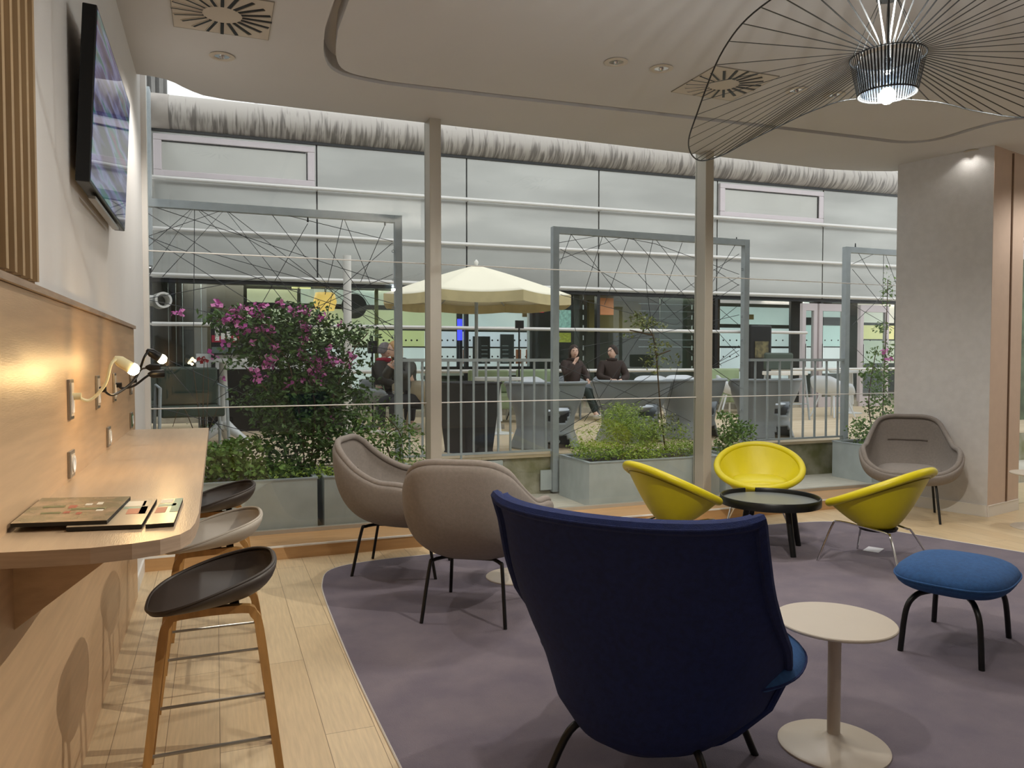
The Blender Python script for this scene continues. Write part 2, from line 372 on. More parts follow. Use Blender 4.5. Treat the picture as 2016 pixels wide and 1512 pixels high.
# reading lamps
def reading_lamp(y, mid, head, d, lit, label, m):
    s = thing('reading_lamp', (XL + .032, y, 1.325), 0, label, 'reading lamp', 'gooseneck reading lamps on the oak wall')
    o = Vector((XL + .032, y, 1.325)); h = Vector(head) - o; ms = [Vector(q) - o for q in mid]
    MB().tube([(-.003, 0, 0), (.022, 0, 0)], .012, 12).build('base', m, s, 1)
    MB().tube(smoothpts([(.01, 0, 0)] + ms + [h], 8), .0055, 8).build('gooseneck', m, s, 1)
    d = Vector(d).normalized()
    MB().tube([h - d * .01, h, h + d * .012, h + d * .06, h + d * .066], [.007, .013, .019, .02, .017], 14, flat=.6).build('lamp_head', m, s, 1)
    if lit:
        MB().tube([h + d * .055, h + d * .068, h + d * .08, h + d * .086], [.020, .022, .017, .004], 14, flat=.75).build('lamp_lens', m_ledlit, s, 1)
        c = o + h + d * .1
        light('reading_light', 'POINT', h + d * .1 , lit, (1, .62, .24), .015, parent=s)
m_ledlit = emis('warm_led', '#ffe9b8', 18)
cream = mat('cream_gooseneck', '#e8dcae', .5)
reading_lamp(2.91, [(-.40, 2.93, 1.31), (-.355, 2.94, 1.36), (-.335, 2.94, 1.43)], (-.32, 2.97, 1.45), (.35, .15, -.25), 1.5, 'cream gooseneck reading lamp nearest the camera, lit warm', cream)
reading_lamp(3.54, [(-.40, 3.6, 1.30), (-.33, 3.7, 1.36), (-.29, 3.72, 1.46)], (-.275, 3.74, 1.485), (.3, .1, -.2), 1.2, 'lit gooseneck reading lamp beside the window frame', m_black)
reading_lamp(4.10, [(-.42, 4.1, 1.31), (-.37, 4.1, 1.32), (-.32, 4.12, 1.36)], (-.30, 4.14, 1.375), (.4, .1, .02), 0, 'dark unlit gooseneck lamp third along the oak wall', m_black)
reading_lamp(4.86, [(-.43, 4.8, 1.34), (-.39, 4.75, 1.39), (-.36, 4.65, 1.40)], (-.345, 4.6, 1.405), (.4, -.1, -.02), 0, 'dark unlit gooseneck lamp at the far end of the oak wall', m_dark)
# magazines
def magazine(pts, z, m, label, art):
    t = MB().poly(pts, z, z + .009).build('magazine', mat('dark_edge', '#15130f', .6))
    tag(t, label, 'magazine', 'magazines fanned out on the counter')
    c = MB().poly(pts, z + .0091, z + .0098).build('cover', m, t)
    a = Vector(pts[0]); u = Vector(pts[1]) - a; v = Vector(pts[3]) - a
    for (x0, y0, x1, y1, mm) in art:
        q = [a + u * x0 + v * y0, a + u * x1 + v * y0, a + u * x1 + v * y1, a + u * x0 + v * y1]
        MB().poly([tuple(w) for w in q], z + .0099, z + .0103).build('cover_print', mm, c)
m_mag = mat('magazine_cover', '#a48a6e', .22, var=.25, vs=14, c2='#6e6a4c')
m_magb = mat('magazine_beige', '#c0ac90', .25, var=.05)
m_teal = mat('print_teal', '#4f8a80', .4); m_terra = mat('print_terracotta', '#a8553c', .5); m_pale = mat('print_pale', '#d9d3c2', .5); m_olive = mat('print_olive', '#6f7040', .5)
magazine([(-.450, 2.07), (-.245, 2.03), (-.225, 2.36), (-.450, 2.42)], 1.045 + .012, m_mag, 'large glossy magazine with floral cover, on top at the wall side', [(.45, .3, .52, .38, m_terra), (.45, .5, .54, .62, m_terra), (.5, .42, .9, .5, m_olive), (.62, .6, .7, .68, m_pale), (.75, .62, .82, .72, m_pale), (.6, .25, .66, .33, m_terra), (.8, .35, .88, .45, m_pale), (.15, .55, .4, .62, m_olive), (.2, .3, .42, .36, m_olive)])
magazine([(-.33, 2.03), (-.168, 2.0), (-.158, 2.36), (-.33, 2.37)], 1.045 + .002, m_magb, 'beige and grey magazine in the middle of the fan', [(.55, .72, .92, .95, m_pale), (.7, .4, .98, .62, m_terra), (.62, .62, .98, .7, m_teal), (.88, .4, 1, .98, mat('print_grey', '#8c8a80', .4))])
magazine([(-.160, 2.0), (-.098, 2.0), (-.090, 2.34), (-.150, 2.35)], 1.045 + .001, m_magb, 'magazine with teal stripes at the right end of the fan', [(.1, .4, .5, .62, m_terra), (.1, .66, .8, .76, m_teal), (.65, .4, .98, .98, m_teal), (.1, .8, .6, .95, m_pale)])
# ------------------------------------------------------------------ wall screen
tv = thing('television', (XL, 3.1, 2.40), 0, 'black flat screen television on the left wall reflecting the window', 'television')
TM = Matrix.Rotation(math.radians(3), 4, 'Y')
MB().box((.0, .25, -.12), (.05, .85, .12)).build('wall_mount', m_dark, tv)
MB().box((.035, 0, -.315), (.082, 1.13, .315), M=TM).build('casing', m_black, tv, bevel=.004)
m_scr = bpy.data.materials.new('screen'); m_scr.use_nodes = True
N = m_scr.node_tree.nodes; L = m_scr.node_tree.links; b = N['Principled BSDF']; b.inputs['Roughness'].default_value = .03; b.inputs['Base Color'].default_value = (.01, .01, .02, 1)
b.inputs['Specular IOR Level'].default_value = .9
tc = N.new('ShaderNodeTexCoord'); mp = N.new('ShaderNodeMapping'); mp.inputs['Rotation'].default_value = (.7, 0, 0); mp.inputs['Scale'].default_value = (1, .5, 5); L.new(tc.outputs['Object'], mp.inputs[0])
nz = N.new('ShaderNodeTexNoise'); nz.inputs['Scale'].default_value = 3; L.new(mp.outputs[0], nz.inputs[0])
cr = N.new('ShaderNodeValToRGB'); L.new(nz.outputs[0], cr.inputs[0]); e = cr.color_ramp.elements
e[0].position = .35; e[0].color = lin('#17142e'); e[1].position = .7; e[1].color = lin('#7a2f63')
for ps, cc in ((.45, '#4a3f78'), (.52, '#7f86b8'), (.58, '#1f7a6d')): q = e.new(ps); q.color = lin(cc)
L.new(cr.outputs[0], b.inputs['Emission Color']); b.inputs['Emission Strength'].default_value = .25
MB().box((.0822, .012, -.303), (.0832, 1.118, .303), M=TM).build('screen', m_scr, tv)
MB().box((.05, .2, -.337), (.075, .95, -.326), M=TM).build('speaker_bar', m_steel, tv)
# ------------------------------------------------------------------ ceiling fittings
def downlight(px, py, label, w=8, lit=True, xy=None):
    c = onZ(px, py, HC) if xy is None else Vector((xy[0], xy[1], HC))
    s = thing('downlight', c, 0, label, 'downlight', 'round recessed downlights in the ceiling')
    MB().lathe([(.045, -.002), (.075, -.002), (.078, -.006), (.05, -.010), (.045, -.002)], 28).build('trim_ring', m_beige, s, 1)
    MB().lathe([(.001, -.002), (.03, -.003), (.047, -.0045)], 20).build('reflector', m_chrome, s, 1)
    MB().lathe([(.001, -.022), (.012, -.018), (.018, -.005)], 10).build('lamp', m_chrome, s, 1)
    if lit: light('downlight_beam', 'SPOT', (0, 0, -.03), w, (1, .95, .87), .06, parent=s, spot=math.radians(140))
DLW = 36
for px, py, lb in ((437, 110, 'round downlight near the left wall beside the square air diffuser'), (1213, 121, 'left of the two round downlights side by side mid ceiling'), (1302, 134, 'right of the two round downlights side by side mid ceiling'), (1568, 177, 'round downlight seen through the left lobe of the wire pendant'), (1643, 186, 'round downlight just left of the pendant cage'), (1915, 297, 'lone round downlight near the right wall pier')):
    downlight(px, py, lb, DLW * {437: 1.25, 1915: 1.9}.get(px, 1))
for i, (x, y) in enumerate(((.75, 1.6), (3.2, -.4), (5.4, .8), (1.2, -2.2), (7.6, 2.6), (7.4, 4.3))):  # unseen fixtures added out of view to brighten the room
    downlight(0, 0, 'added unseen downlight %s' % ('over the floor by the near end of the counter', 'over the near middle of the carpet', 'over the near right of the carpet', 'at the back left of the room', 'over the right hand floor', 'beside the pinkish corner wall')[i], (DLW * 1.5, DLW * .35, DLW * .4, DLW * .35, DLW * 1.5, 40)[i], xy=(x, y))
def diffuser(c, label, rz):
    s = thing('air_diffuser', c, rz, label, 'air diffuser', 'square swirl air diffusers in the ceiling')
    MB().box((-.26, -.26, -.006), (.26, .26, .0)).build('plate', m_beige, s)
    f = MB()
    for k in range(4): f.box((-.262, .259, -.0065), (.262, .2625, -.0), M=Matrix.Rotation(k * PI / 2, 4, 'Z'))
    f.build('edge_frame', mat('outline_grey', '#8f887c', .8), s)  # thin darker outline around the plate
    for k in range(20):
        M_ = Matrix.Rotation(2 * PI * k / 20, 4, 'Z') @ Matrix.Translation((.03, 0, 0))
        MB().box((.075, -.01, -.0085), (.235, .008, -.0062), M=M_).build('slot', m_black, s)
        MB().box((.075, .01, -.012), (.235, .012, -.0062), M=M_).build('vane', m_beige, s)
diffuser(Vector((.06, 4.62, HC)), 'square swirl air diffuser in the ceiling near the left wall', 0)
diffuser(onZ(1425, 165, HC), 'square swirl air diffuser beyond the left lobe of the pendant', 0)

# ------------------------------------------------------------------ wire pendant
PC = Vector((2.245, 2.077, 0))
pn = thing('pendant_lamp', (PC.x, PC.y, 0), -YAW, 'large black wire pendant lamp with wavy brim and lit centre cage', 'pendant lamp')
rim = [(0, .71, 2.37), (20, .71, 2.39), (35, .68, 2.46), (50, .66, 2.54), (75, .65, 2.59), (90, .65, 2.55), (105, .645, 2.47), (120, .655, 2.384), (135, .66, 2.30), (150, .68, 2.249), (165, .69, 2.265), (180, .68, 2.32), (200, .69, 2.46), (215, .68, 2.54), (240, .68, 2.60), (270, .70, 2.62), (300, .71, 2.57), (330, .72, 2.47), (345, .72, 2.41)]
rp = smoothpts([(r * math.cos(math.radians(a)), r * math.sin(math.radians(a)), z) for a, r, z in rim], 8, True)
MB().tube(rp, .0028, 6, closed=True).build('brim_rim', m_black, pn)
def rim_at(a):
    a %= 360; best = min(range(len(rp)), key=lambda i: abs((math.degrees(math.atan2(rp[i].y, rp[i].x)) - a + 180) % 360 - 180)); return rp[best]
for r, z in ((.125, 2.525), (.098, 2.395)):
    MB().tube([(r * math.cos(q / 24 * PI), r * math.sin(q / 24 * PI), z) for q in range(48)], .003, 6, closed=True).build('cage_ring', m_black, pn)
K = 66
for k in range(K):
    a = 2 * PI * k / K; c, s_ = math.cos(a), math.sin(a); tan = Vector((-s_, c, 0)) * .0027
    t = Vector((.125 * c, .125 * s_, 2.525)); e = rim_at(math.degrees(a)); lo = Vector((.098 * c, .098 * s_, 2.395)); up = Vector((0, 0, .0006))
    MB().add([lo - tan, lo + tan, t + tan, t - tan, e + tan * .8 + up, e - tan * .8 + up, lo - tan - up * 2 + Vector((c, s_, 0)) * .001, lo + tan + Vector((c, s_, 0)) * .001, t + tan + up * 2, t - tan + up * 2, e + tan * .8 + up * 3, e - tan * .8 + up * 3],
             [(0, 1, 2, 3), (3, 2, 4, 5), (6, 9, 8, 7), (9, 11, 10, 8), (0, 3, 9, 6), (1, 7, 8, 2), (3, 5, 11, 9), (2, 8, 10, 4), (0, 6, 7, 1), (5, 4, 10, 11)]).build('ribbon', m_black, pn)
MB().lathe([(.085, 2.40), (.105, 2.515)], 32, open_=True).build('inner_shade', glass('shade_glass', '#dfe4ea', .1), pn, 1, solid=.003)
MB().tube([(0, 0, 2.475), (0, 0, 2.52), (0, 0, 2.525)], [.012, .012, .0], 12).build('socket', m_black, pn)
MB().lathe([(.0, 2.417), (.016, 2.412), (.028, 2.395), (.026, 2.375), (.012, 2.362), (.0, 2.36)], 16).build('bulb', emis('bulb_white', '#fff6e0', 40), pn, 1)
MB().tube([(0, 0, 2.73), (0, 0, 2.78)], .042, 20).build('cord_hub', m_black, pn, 1)
MB().tube([(0, 0, 2.47), (0, 0, 3.36)], .004, 6).build('cord', m_black, pn)
MB().lathe([(.0, 3.34), (.06, 3.345), (.065, 3.378)], 24).build('canopy', m_black, pn, 1)
for k in range(6):
    a = k * PI / 3; MB().tube([(.125 * math.cos(a), .125 * math.sin(a), 2.525), (.03 * math.cos(a), .03 * math.sin(a), 2.73)], .0016, 5).build('suspension_wire', m_black, pn)
light('pendant_light', 'POINT', (0, 0, 2.43), 115, (1, .93, .8), .007, parent=pn)

# ------------------------------------------------------------------ seating helpers
def rim_fn(tab):
    full = [(a, x, y, z) for a, x, y, z in tab] + [(360 - a, -x, y, z) for a, x, y, z in tab[-2:0:-1]]
    pts = smoothpts([(x, y, z) for a, x, y, z in full], 10, True); K = len(pts)
    L_ = [0]
    for i in range(K): L_.append(L_[-1] + (pts[(i + 1) % K] - pts[i]).length)
    def f(u):
        t = (u % 1) * L_[-1]; lo = 0; hi = K
        while hi - lo > 1:
            m = (lo + hi) // 2
            if L_[m] <= t: lo = m
            else: hi = m
        q = (t - L_[lo]) / max(1e-9, L_[lo + 1] - L_[lo]); return pts[lo % K].lerp(pts[(lo + 1) % K], q)
    return f
def bowl(tab, bot, px, pz, nu=48, nv=12):
    f = rim_fn(tab); b = Vector(bot)
    def g(u, s):
        r = f(u); k = 1 - (1 - max(s, .02)) ** px; w = s ** pz
        return (b.x + (r.x - b.x) * k, b.y + (r.y - b.y) * k, b.z + (r.z - b.z) * w)
    m = MB(); m.grid(g, nu, nv, cu=True); m.f.append(tuple(range(nu - 1, -1, -1))); m.mi.append(0)
    return m, f
def pillow(a, b, h, n=3, c=(0, 0, 0), nu=48, nv=13, taper=0, top=1, bot=1):
    def g(u, v):
        t = 2 * PI * u; ph = (v - .5) * PI; ct, st = math.cos(t), math.sin(t)
        x = abs(ct) ** (2 / n) * (1 if ct > 0 else -1); y = abs(st) ** (2 / n) * (1 if st > 0 else -1)
        k = max(0., math.cos(ph)) ** .55; z = math.sin(ph) * h * (top if ph > 0 else bot)
        return (c[0] + a * x * k * (1 + taper * y), c[1] + b * y * k, c[2] + z)
    m = MB(); m.grid(g, nu, nv, cu=True); return m
def pill_edge(a, b, n, c, taper=0, K=64, r=.005):
    pts = []
    for i in range(K):
        t = 2 * PI * i / K; ct, st = math.cos(t), math.sin(t)
        x = abs(ct) ** (2 / n) * (1 if ct > 0 else -1); y = abs(st) ** (2 / n) * (1 if st > 0 else -1)
        pts.append((c[0] + a * x * (1 + taper * y), c[1] + b * y, c[2]))
    return MB().tube(pts, r, 6, closed=True)

# ------------------------------------------------------------------ grey armchairs
def grey_chair():
    t = thing('upholstered_armchair', cat='armchair', group='grey upholstered armchairs with thin black legs')
    tab = [(0, 0, .40, .895), (1, .165, .395, .89), (2, .255, .36, .85), (3, .30, .29, .775), (4, .335, .19, .70), (5, .36, .06, .645), (6, .385, -.09, .635), (7, .385, -.21, .60), (8, .345, -.29, .51), (9, .22, -.335, .44), (10, 0, -.345, .43)]
    m, f = bowl(tab, (0, .0, .345), 2.3, 1.9, 56, 14)
    m.build('shell', m_grey, t, 2, solid=.038, off=1, sub=1)
    MB().tube([f(i / 72) + Vector((0, 0, .004)) for i in range(72)], .0215, 10, closed=True).build('edge_roll', m_grey, t, 1)
    pillow(.27, .27, .055, 3, (0, -.04, .425)).build('seat_cushion', m_grey, t, 1)
    sp_ = []
    for i in range(15):
        q = f((i - 7) / 7 * .062); sp_.append((q.x * .962, q.y * .962 - .006, .345 + (q.z - .345) * .60))
    MB().tube(sp_, .007, 6).build('seam', m_greyp, t, 1)
    for sx in (-1, 1):
        for sy in (-1, 1):
            MB().tube(smoothpts([(sx * .12, sy * .12, .335), (sx * .19, sy * .20, .33), (sx * .205, sy * .225, .30), (sx * .235, sy * .285, 0)], 5), .0105, 8).build('leg', m_black, t, 1)
    MB().box((-.14, -.14, .325), (.14, .14, .34)).build('base_plate', m_black, t)
    return t
g1 = grey_chair()
place(g1, (1.19, 5.14, .007), math.radians(62), 'grey armchair seen from its side, nearest the bar counter by the window step'); g1.location.z = .003
place(copy_tree(g1), (1.385, 4.13, .007), math.radians(147), 'grey armchair seen from behind, just left of the navy lounge chair')
place(copy_tree(g1), (5.95, 5.19, .0), math.radians(-46), 'grey armchair facing the camera in the far right corner by the wall pier')

# ------------------------------------------------------------------ yellow tub chairs
def yellow_chair():
    t = thing('tub_chair', cat='armchair', group='yellow leather tub chairs around the tray table')
    R = []
    for i in range(13):
        a = PI * i / 12; w = .37 * (1 + .03 * math.cos(a)); R.append((i, w * math.sin(a), .345 * math.cos(a) + .03, .575 + .155 * math.cos(a) - .02 * math.sin(a) ** 2))
    fr = rim_fn(R)
    def outer(u, s): r = fr(u); k = .28 + .72 * s ** .8; return (r.x * k, (r.y - .02) * k + .02, .27 + (r.z - .27) * s ** 1.12)
    m = MB(); m.grid(outer, 56, 12, cu=True); m.f.append(tuple(range(55, -1, -1))); m.mi.append(0); m.build('outer_shell', m_yel, t, 1)
    def inner(u, s): r = fr(u); k = .3 + .64 * s ** .7; return (r.x * k, (r.y) * k, max(.40, .37 + (r.z - .37) * s ** 1.5 + .0))
    m = MB(); m.grid(inner, 56, 12, cu=True); m.f.append(tuple(range(55, -1, -1))); m.mi.append(0); m.build('inner_lining', m_yel, t, 2)
    MB().tube([fr(i / 80) * 1 + Vector((0, 0, 0)) for i in range(80)], .030, 12, closed=True).build('rim_padding', m_yel, t, 1)
    MB().tube([(outer(i / 80, .90)[0] * 1.005, outer(i / 80, .90)[1] * 1.005, outer(i / 80, .90)[2]) for i in range(80)], .004, 6, closed=True).build('piping', mat('yellow_piping', '#94880a', .5), t, 1)
    pillow(.25, .24, .05, 2.4, (0, -.01, .435)).build('seat_cushion', m_yel, t, 1)
    for sx in (-1, 1):
        MB().tube(smoothpts([(sx * .30, -.29, 0), (sx * .235, -.215, .27), (sx * .215, -.17, .31), (sx * .17, .0, .29), (sx * .15, .16, .265), (sx * .17, .20, .235), (sx * .27, .31, 0)], 7), .008, 8).build('leg_frame', m_chrome, t, 1)
    MB().tube([(-.17, 0, .29), (.17, 0, .29)], .007, 8).build('cross_bar', m_chrome, t, 1)
    MB().lathe([(.13, .255), (.14, .275)], 24, (0, .02, 0)).build('seat_mount', m_black, t)
    return t
y1 = yellow_chair(); y1.scale = (.94, .94, .94)
place(y1, (4.35, 4.07, .007), math.radians(-163), 'yellow tub chair on the right with its back towards the ottoman')
place(copy_tree(y1), (3.13, 4.74, .007), math.radians(92), 'yellow tub chair on the left, partly behind the navy lounge chair')
place(copy_tree(y1), (4.30, 5.25, .003), math.radians(-37), 'yellow tub chair facing the camera behind the black tray table')

# ------------------------------------------------------------------ black tray table
t = thing('coffee_table', (3.92, 4.66, .007), 0, 'low round black tray table with grey top among the yellow chairs', 'coffee table')
MB().lathe([(.0, .352), (.355, .352), (.36, .36), (.36, .372), (.0, .372)], 56).build('tabletop', mat('grey_laminate', '#6c706e', .35, var=.03), t, 1)
for a0 in (0,):
    f = MB()
    def lipf(u, v, a0=a0):
        a = math.radians(82) + u * (2 * PI - math.radians(14)); p = [(.352, .372), (.352, .40), (.356, .406), (.364, .406), (.368, .40), (.368, .345), (.352, .345), (.352, .372)][round(v * 7)]
        return (p[0] * math.cos(a), p[0] * math.sin(a), p[1])
    f.grid(lipf, 80, 8); f.build('tray_lip', m_black, t, 1, )
MB().lathe([(.340, .345), (.360, .345), (.362, .372), (.340, .371), (.340, .345)], 56).build('rim', m_black, t, 1)
for k in range(4):
    a = math.radians(-92 + 90 * k); MB().tube([(.20 * math.cos(a), .20 * math.sin(a), .352), (.27 * math.cos(a), .27 * math.sin(a), 0)], [.024, .021], 14).build('leg', m_black, t, 1)
# white pedestal tables
def ped_table(loc, label, r=.213, h=.475, rb=.197, m=m_beige):
    t = thing('side_table', loc, 0, label, 'side table', 'white round pedestal side tables')
    MB().lathe([(0, h - .012), (r - .004, h - .012), (r, h - .008), (r, h - .003), (r - .003, h), (0, h)], 56).build('tabletop', m, t, 1)
    MB().tube([(0, 0, .02), (0, 0, h - .012)], .0235, 20).build('column', m, t, 1)
    MB().lathe([(rb, 0), (rb, .006), (rb - .01, .012), (.09, .02), (.045, .03), (.024, .05), (.0, .05)], 56).build('base', m, t, 1)
    return t
ped_table((2.135, 2.175, .007), 'round white pedestal side table in front of the blue ottoman')
ped_table((6.56, 4.42, 0), 'round pale pedestal side table at the right edge beside the pinkish wall')
ped_table((1.84, 4.66, .007), 'small white pedestal table mostly hidden behind the grey armchair seen from behind', .2, .4)
# card on the carpet
tag(MB().box((4.55, 4.29, .0072), (4.71, 4.40, .009), rz=.5).build('paper_card', mat('card_white', '#dcdce4', .5)), 'small white paper card lying on the carpet beside the yellow chair', 'card')

# ------------------------------------------------------------------ ottoman and navy lounge chair
o = thing('ottoman', (3.48, 2.74, .007), math.radians(25), 'blue upholstered ottoman on curved black legs at the right', 'ottoman')
pillow(.325, .255, .075, 3, (0, 0, .365), 64, 17, top=.95, bot=1.05).build('cushion', m_blue, o, 1)
pill_edge(.3265, .2565, 3, (0, 0, .365)).build('piping', m_blue, o, 1)
for sx in (-1, 1):
    for sy in (-1, 1):
        MB().tube(smoothpts([(sx * .03, sy * .03, .283), (sx * .15, sy * .09, .285), (sx * .22, sy * .13, .27), (sx * .262, sy * .16, .20), (sx * .285, sy * .175, .01), (sx * .286, sy * .176, 0)], 6), .0135, 10).build('leg', m_black, o, 1)
MB().box((-.1, -.06, .283), (.1, .06, .296)).build('base_plate', m_black, o)
n_ = thing('lounge_chair', (1.31, 2.17, .007), math.radians(131.3), 'large navy high-backed lounge chair seen from behind in the foreground', 'lounge chair')
bt = [(0, .13, .12, .12, .18), (.08, .26, .24, .16, .21), (.2, .37, .38, .19, .29), (.34, .425, .43, .205, .41), (.46, .44, .30, .215, .53), (.56, .432, .18, .235, .65), (.66, .422, .13, .258, .745), (.72, .418, .115, .275, .80), (.86, .412, .10, .31, .92), (1, .412, .09, .345, 1.0)]
bt = [tuple(q) for q in bt]
def lback(u, v):
    w, d, b_, z = interp(bt, v); s_ = u * 2 - 1; a = abs(s_)
    x = w * math.sin(s_ * PI / 2 * .96) * (1 if v < 2 else 1); dd = d * a ** 2.2
    zt = z - (.035 * (1 - a ** 2) * max(0, (v - .75) / .25) if v > .75 else 0)
    x = w * (s_ * (1.35 - .35 * a * a))
    return (x, b_ - dd, zt)
MB().grid(lback, 41, 41).build('back_shell', m_navy, n_, 2, solid=.038, sub=0)
edge = [lback(0, v / 30) for v in range(31)] + [lback(u / 24, 1) for u in range(1, 25)] + [lback(1, 1 - v / 30) for v in range(1, 31)]
MB().tube(edge, .02, 8).build('edge_roll', m_navy, n_, 1)
MB().tube([(p[0], p[1] + .021, p[2]) for p in edge], .0035, 5).build('piping', m_navy, n_, 1)
pillow(.47, .37, .08, 2.4, (0, -.305, .40), 56, 15, taper=-.02, bot=.7).build('seat_cushion', m_blue, n_, 1)
pill_edge(.472, .373, 2.4, (0, -.305, .40), -.02, r=.004).build('seat_piping', m_navy, n_, 1)
for sx, sy in ((-1, -1), (1, -1), (-1, 1), (1, 1)):
    fy = -.42 if sy < 0 else .17
    MB().tube(smoothpts([(sx * .03, -.12, .235), (sx * .14, -.12 + (fy + .12) * .45, .23), (sx * .22, -.12 + (fy + .12) * .75, .20), (sx * .29, fy, .005), (sx * .292, fy, 0)], 6), .0135, 10).build('leg', m_black, n_, 1)
MB().lathe([(.09, .215), (.1, .225), (.1, .245)], 24, (0, -.12, 0)).build('swivel_base', m_black, n_)

# ------------------------------------------------------------------ bar stools
def stool():
    t = thing('bar_stool', cat='bar stool', group='bar stools with moulded seats and oak legs at the counter')
    tab = [(0, 0, .20, .765), (1, .11, .19, .762), (2, .19, .14, .75), (3, .232, .04, .722), (4, .235, -.06, .69), (5, .195, -.145, .662), (6, .11, -.19, .646), (7, 0, -.20, .64)]
    m, f = bowl(tab, (0, 0, .65), 1.7, 2.1, 56, 12)
    m.build('seat', m_shellb, t, 2, solid=.011, off=1)
    MB().tube([f(i / 72) for i in range(72)], .0058, 6, closed=True).build('seat_edge', m_shellb, t, 1)
    for sx in (-1, 1):
        xt, xf = sx * .125, sx * .205
        pts = [(xf, -.215, 0)] + [(xt + (xf - xt) * q, -.145 - .07 * q, .58 * (1 - q)) for q in (.5, .05)] + [(xt, -.13, .606), (xt, -.095, .628), (xt, .095, .628), (xt, .13, .606)] + [(xt + (xf - xt) * q, .145 + .07 * q, .58 * (1 - q)) for q in (.05, .5)] + [(xf, .215, 0)]
        MB().tube(smoothpts(pts, 4), .021, 4, ph=PI / 4, flat=.85).build('leg_frame', m_wood, t)
        MB().tube([(xt + (xf - xt) * .63, -.19, .205), (xt + (xf - xt) * .63, .19, .205)], .006, 8).build('footrest', m_steel, t, 1)
    for sy in (-1, 1): MB().tube([(-.165, sy * .18, .30), (.165, sy * .18, .30)], .006, 8).build('stretcher', m_steel, t, 1)
    MB().box((-.13, -.035, .622), (.13, .035, .634)).build('seat_plate', m_black, t)
    for sy in (-1, 1): MB().box((-.125, sy * .07 - .015, .628), (.125, sy * .07 + .015, .641)).build('seat_bracket', m_black, t)
    return t
s1 = stool()
place(s1, (-.02, 2.77, 0), math.radians(-90), 'dark brown bar stool nearest the camera at the rounded counter end')
s2 = copy_tree(s1); place(s2, (-.02, 3.59, 0), math.radians(-90), 'light grey bar stool in the middle of the three at the counter')
for c in s2.children:
    if c.name.startswith('seat') and not c.name.startswith(('seat_p', 'seat_b')): look(c, m_shellg)
s3 = copy_tree(s1); place(s3, (-.01, 4.43, 0), math.radians(-90), 'dark bar stool farthest from the camera, by the window')

# ================================================================== courtyard
ZD, YR = .5, 6.95
struct(MB().box((-1.2, YG + .03, -.1), (12, 7.0, .1)).build('floor_paving', m_pave))
struct(MB().box((-1.2, 7.0, -.1), (16, 7.16, ZD - .03)).build('wall_kerb', m_kerb))
struct(MB().box((-1.2, 6.97, ZD - .03), (16, 16.5, ZD)).build('floor_deck', m_deck))
struct(MB().box((7.4, 5.3, -.1), (12, 7.0, -.001)).build('floor_path', m_pave))
for px0, px1, name in ((866, 990, 'left'),):
    a = onY(px0, 940, 6.93); b = onY(px1, 940, 6.93)
    tag(MB().box((a.x, 6.93, .1), (b.x, 6.965, .46)).build('steel_plate', m_zinc), 'grey steel cover plate fixed to the kerb below the railing', 'cover plate')
# ---- trellis frames with tension cables
def hook(p, r=.012): return MB().tube([p + Vector((r * math.cos(q * PI / 4), 0, r * math.sin(q * PI / 4))) for q in range(8)], .0035, 5, closed=True)
def trellis(xl, xr, zt, label, cables, hooks, foot=True, left=True, right=True):
    t = thing('trellis_frame', (xl, YR, ZD), 0, label, 'trellis', 'galvanised trellis frames with crossed cables'); w = xr - xl; h = zt - ZD
    if left: MB().box((0, -.03, -.38), (.065, .035, h)).build('post', m_galv, t)
    if right: MB().box((w - .065, -.03, -.38), (w, .035, h)).build('post', m_galv, t)
    MB().box((.066, -.03, h - .065), (w - .066, .035, h)).build('top_beam', m_galv, t)
    org = Vector((xl, YR, ZD))
    for c in cables:
        pts = [onY(x, y, YR - .0 + .004 * (i % 2)) - org for i, (x, y) in enumerate(c)]
        MB().tube(pts, .0031, 5).build('cable', m_steelcable, t)
    for x, y in hooks:
        MB().tube([onY(x, y - 9, YR) - org, onY(x, y, YR) - org], [.006, .009], 6).build('turnbuckle', m_dark, t)
    for s_ in ([0] if left else []) + ([w - .065] if right else []):
        if foot:
            MB().box((s_ - .12, .0, -.36), (s_ - .002, .012, -.16)).build('base_bracket', m_zinc, t)
    n = 8
    for s_, d in ([(.065, 1)] if left else []) + ([(w - .065, -1)] if right else []):
        for k in range(n):
            p = Vector((s_ + d * .012, 0, .12 + k * .26)); 
            if p.z < h - .08: hook(p).build('eye_bolt', m_galv, t)
m_steelcable = mat('cable_steel', '#34373a', .5, .2)
c1 = [[(275, 398), (770, 560)], [(275, 500), (383, 406), (520, 545), (690, 760)], [(290, 548), (383, 407), (770, 640)], [(278, 470), (443, 412), (775, 668)], [(320, 545), (443, 412), (590, 600)], [(275, 455), (660, 700), (700, 760)], [(275, 410), (420, 500), (775, 598)],
      [(532, 416), (773, 475)], [(532, 418), (655, 575), (620, 720)], [(606, 440), (520, 590), (420, 760)], [(676, 427), (640, 580)], [(676, 427), (730, 560)], [(757, 445), (710, 555)], [(773, 478), (660, 575), (560, 690)], [(773, 540), (610, 610)], [(775, 628), (560, 700), (420, 790)], [(383, 407), (380, 780)], [(775, 668), (720, 590), (640, 480)], [(775, 640), (540, 560), (275, 460)], [(290, 590), (775, 690)], [(280, 590), (520, 545)], [(310, 700), (440, 850)], [(290, 690), (620, 840)], [(285, 795), (560, 870)]]
h1 = [(606, 437), (758, 444)]
trellis(-.62, onY(790, 423, YR).x, 2.765, 'left galvanised steel trellis with cables behind the bougainvillea', c1, h1, left=False)
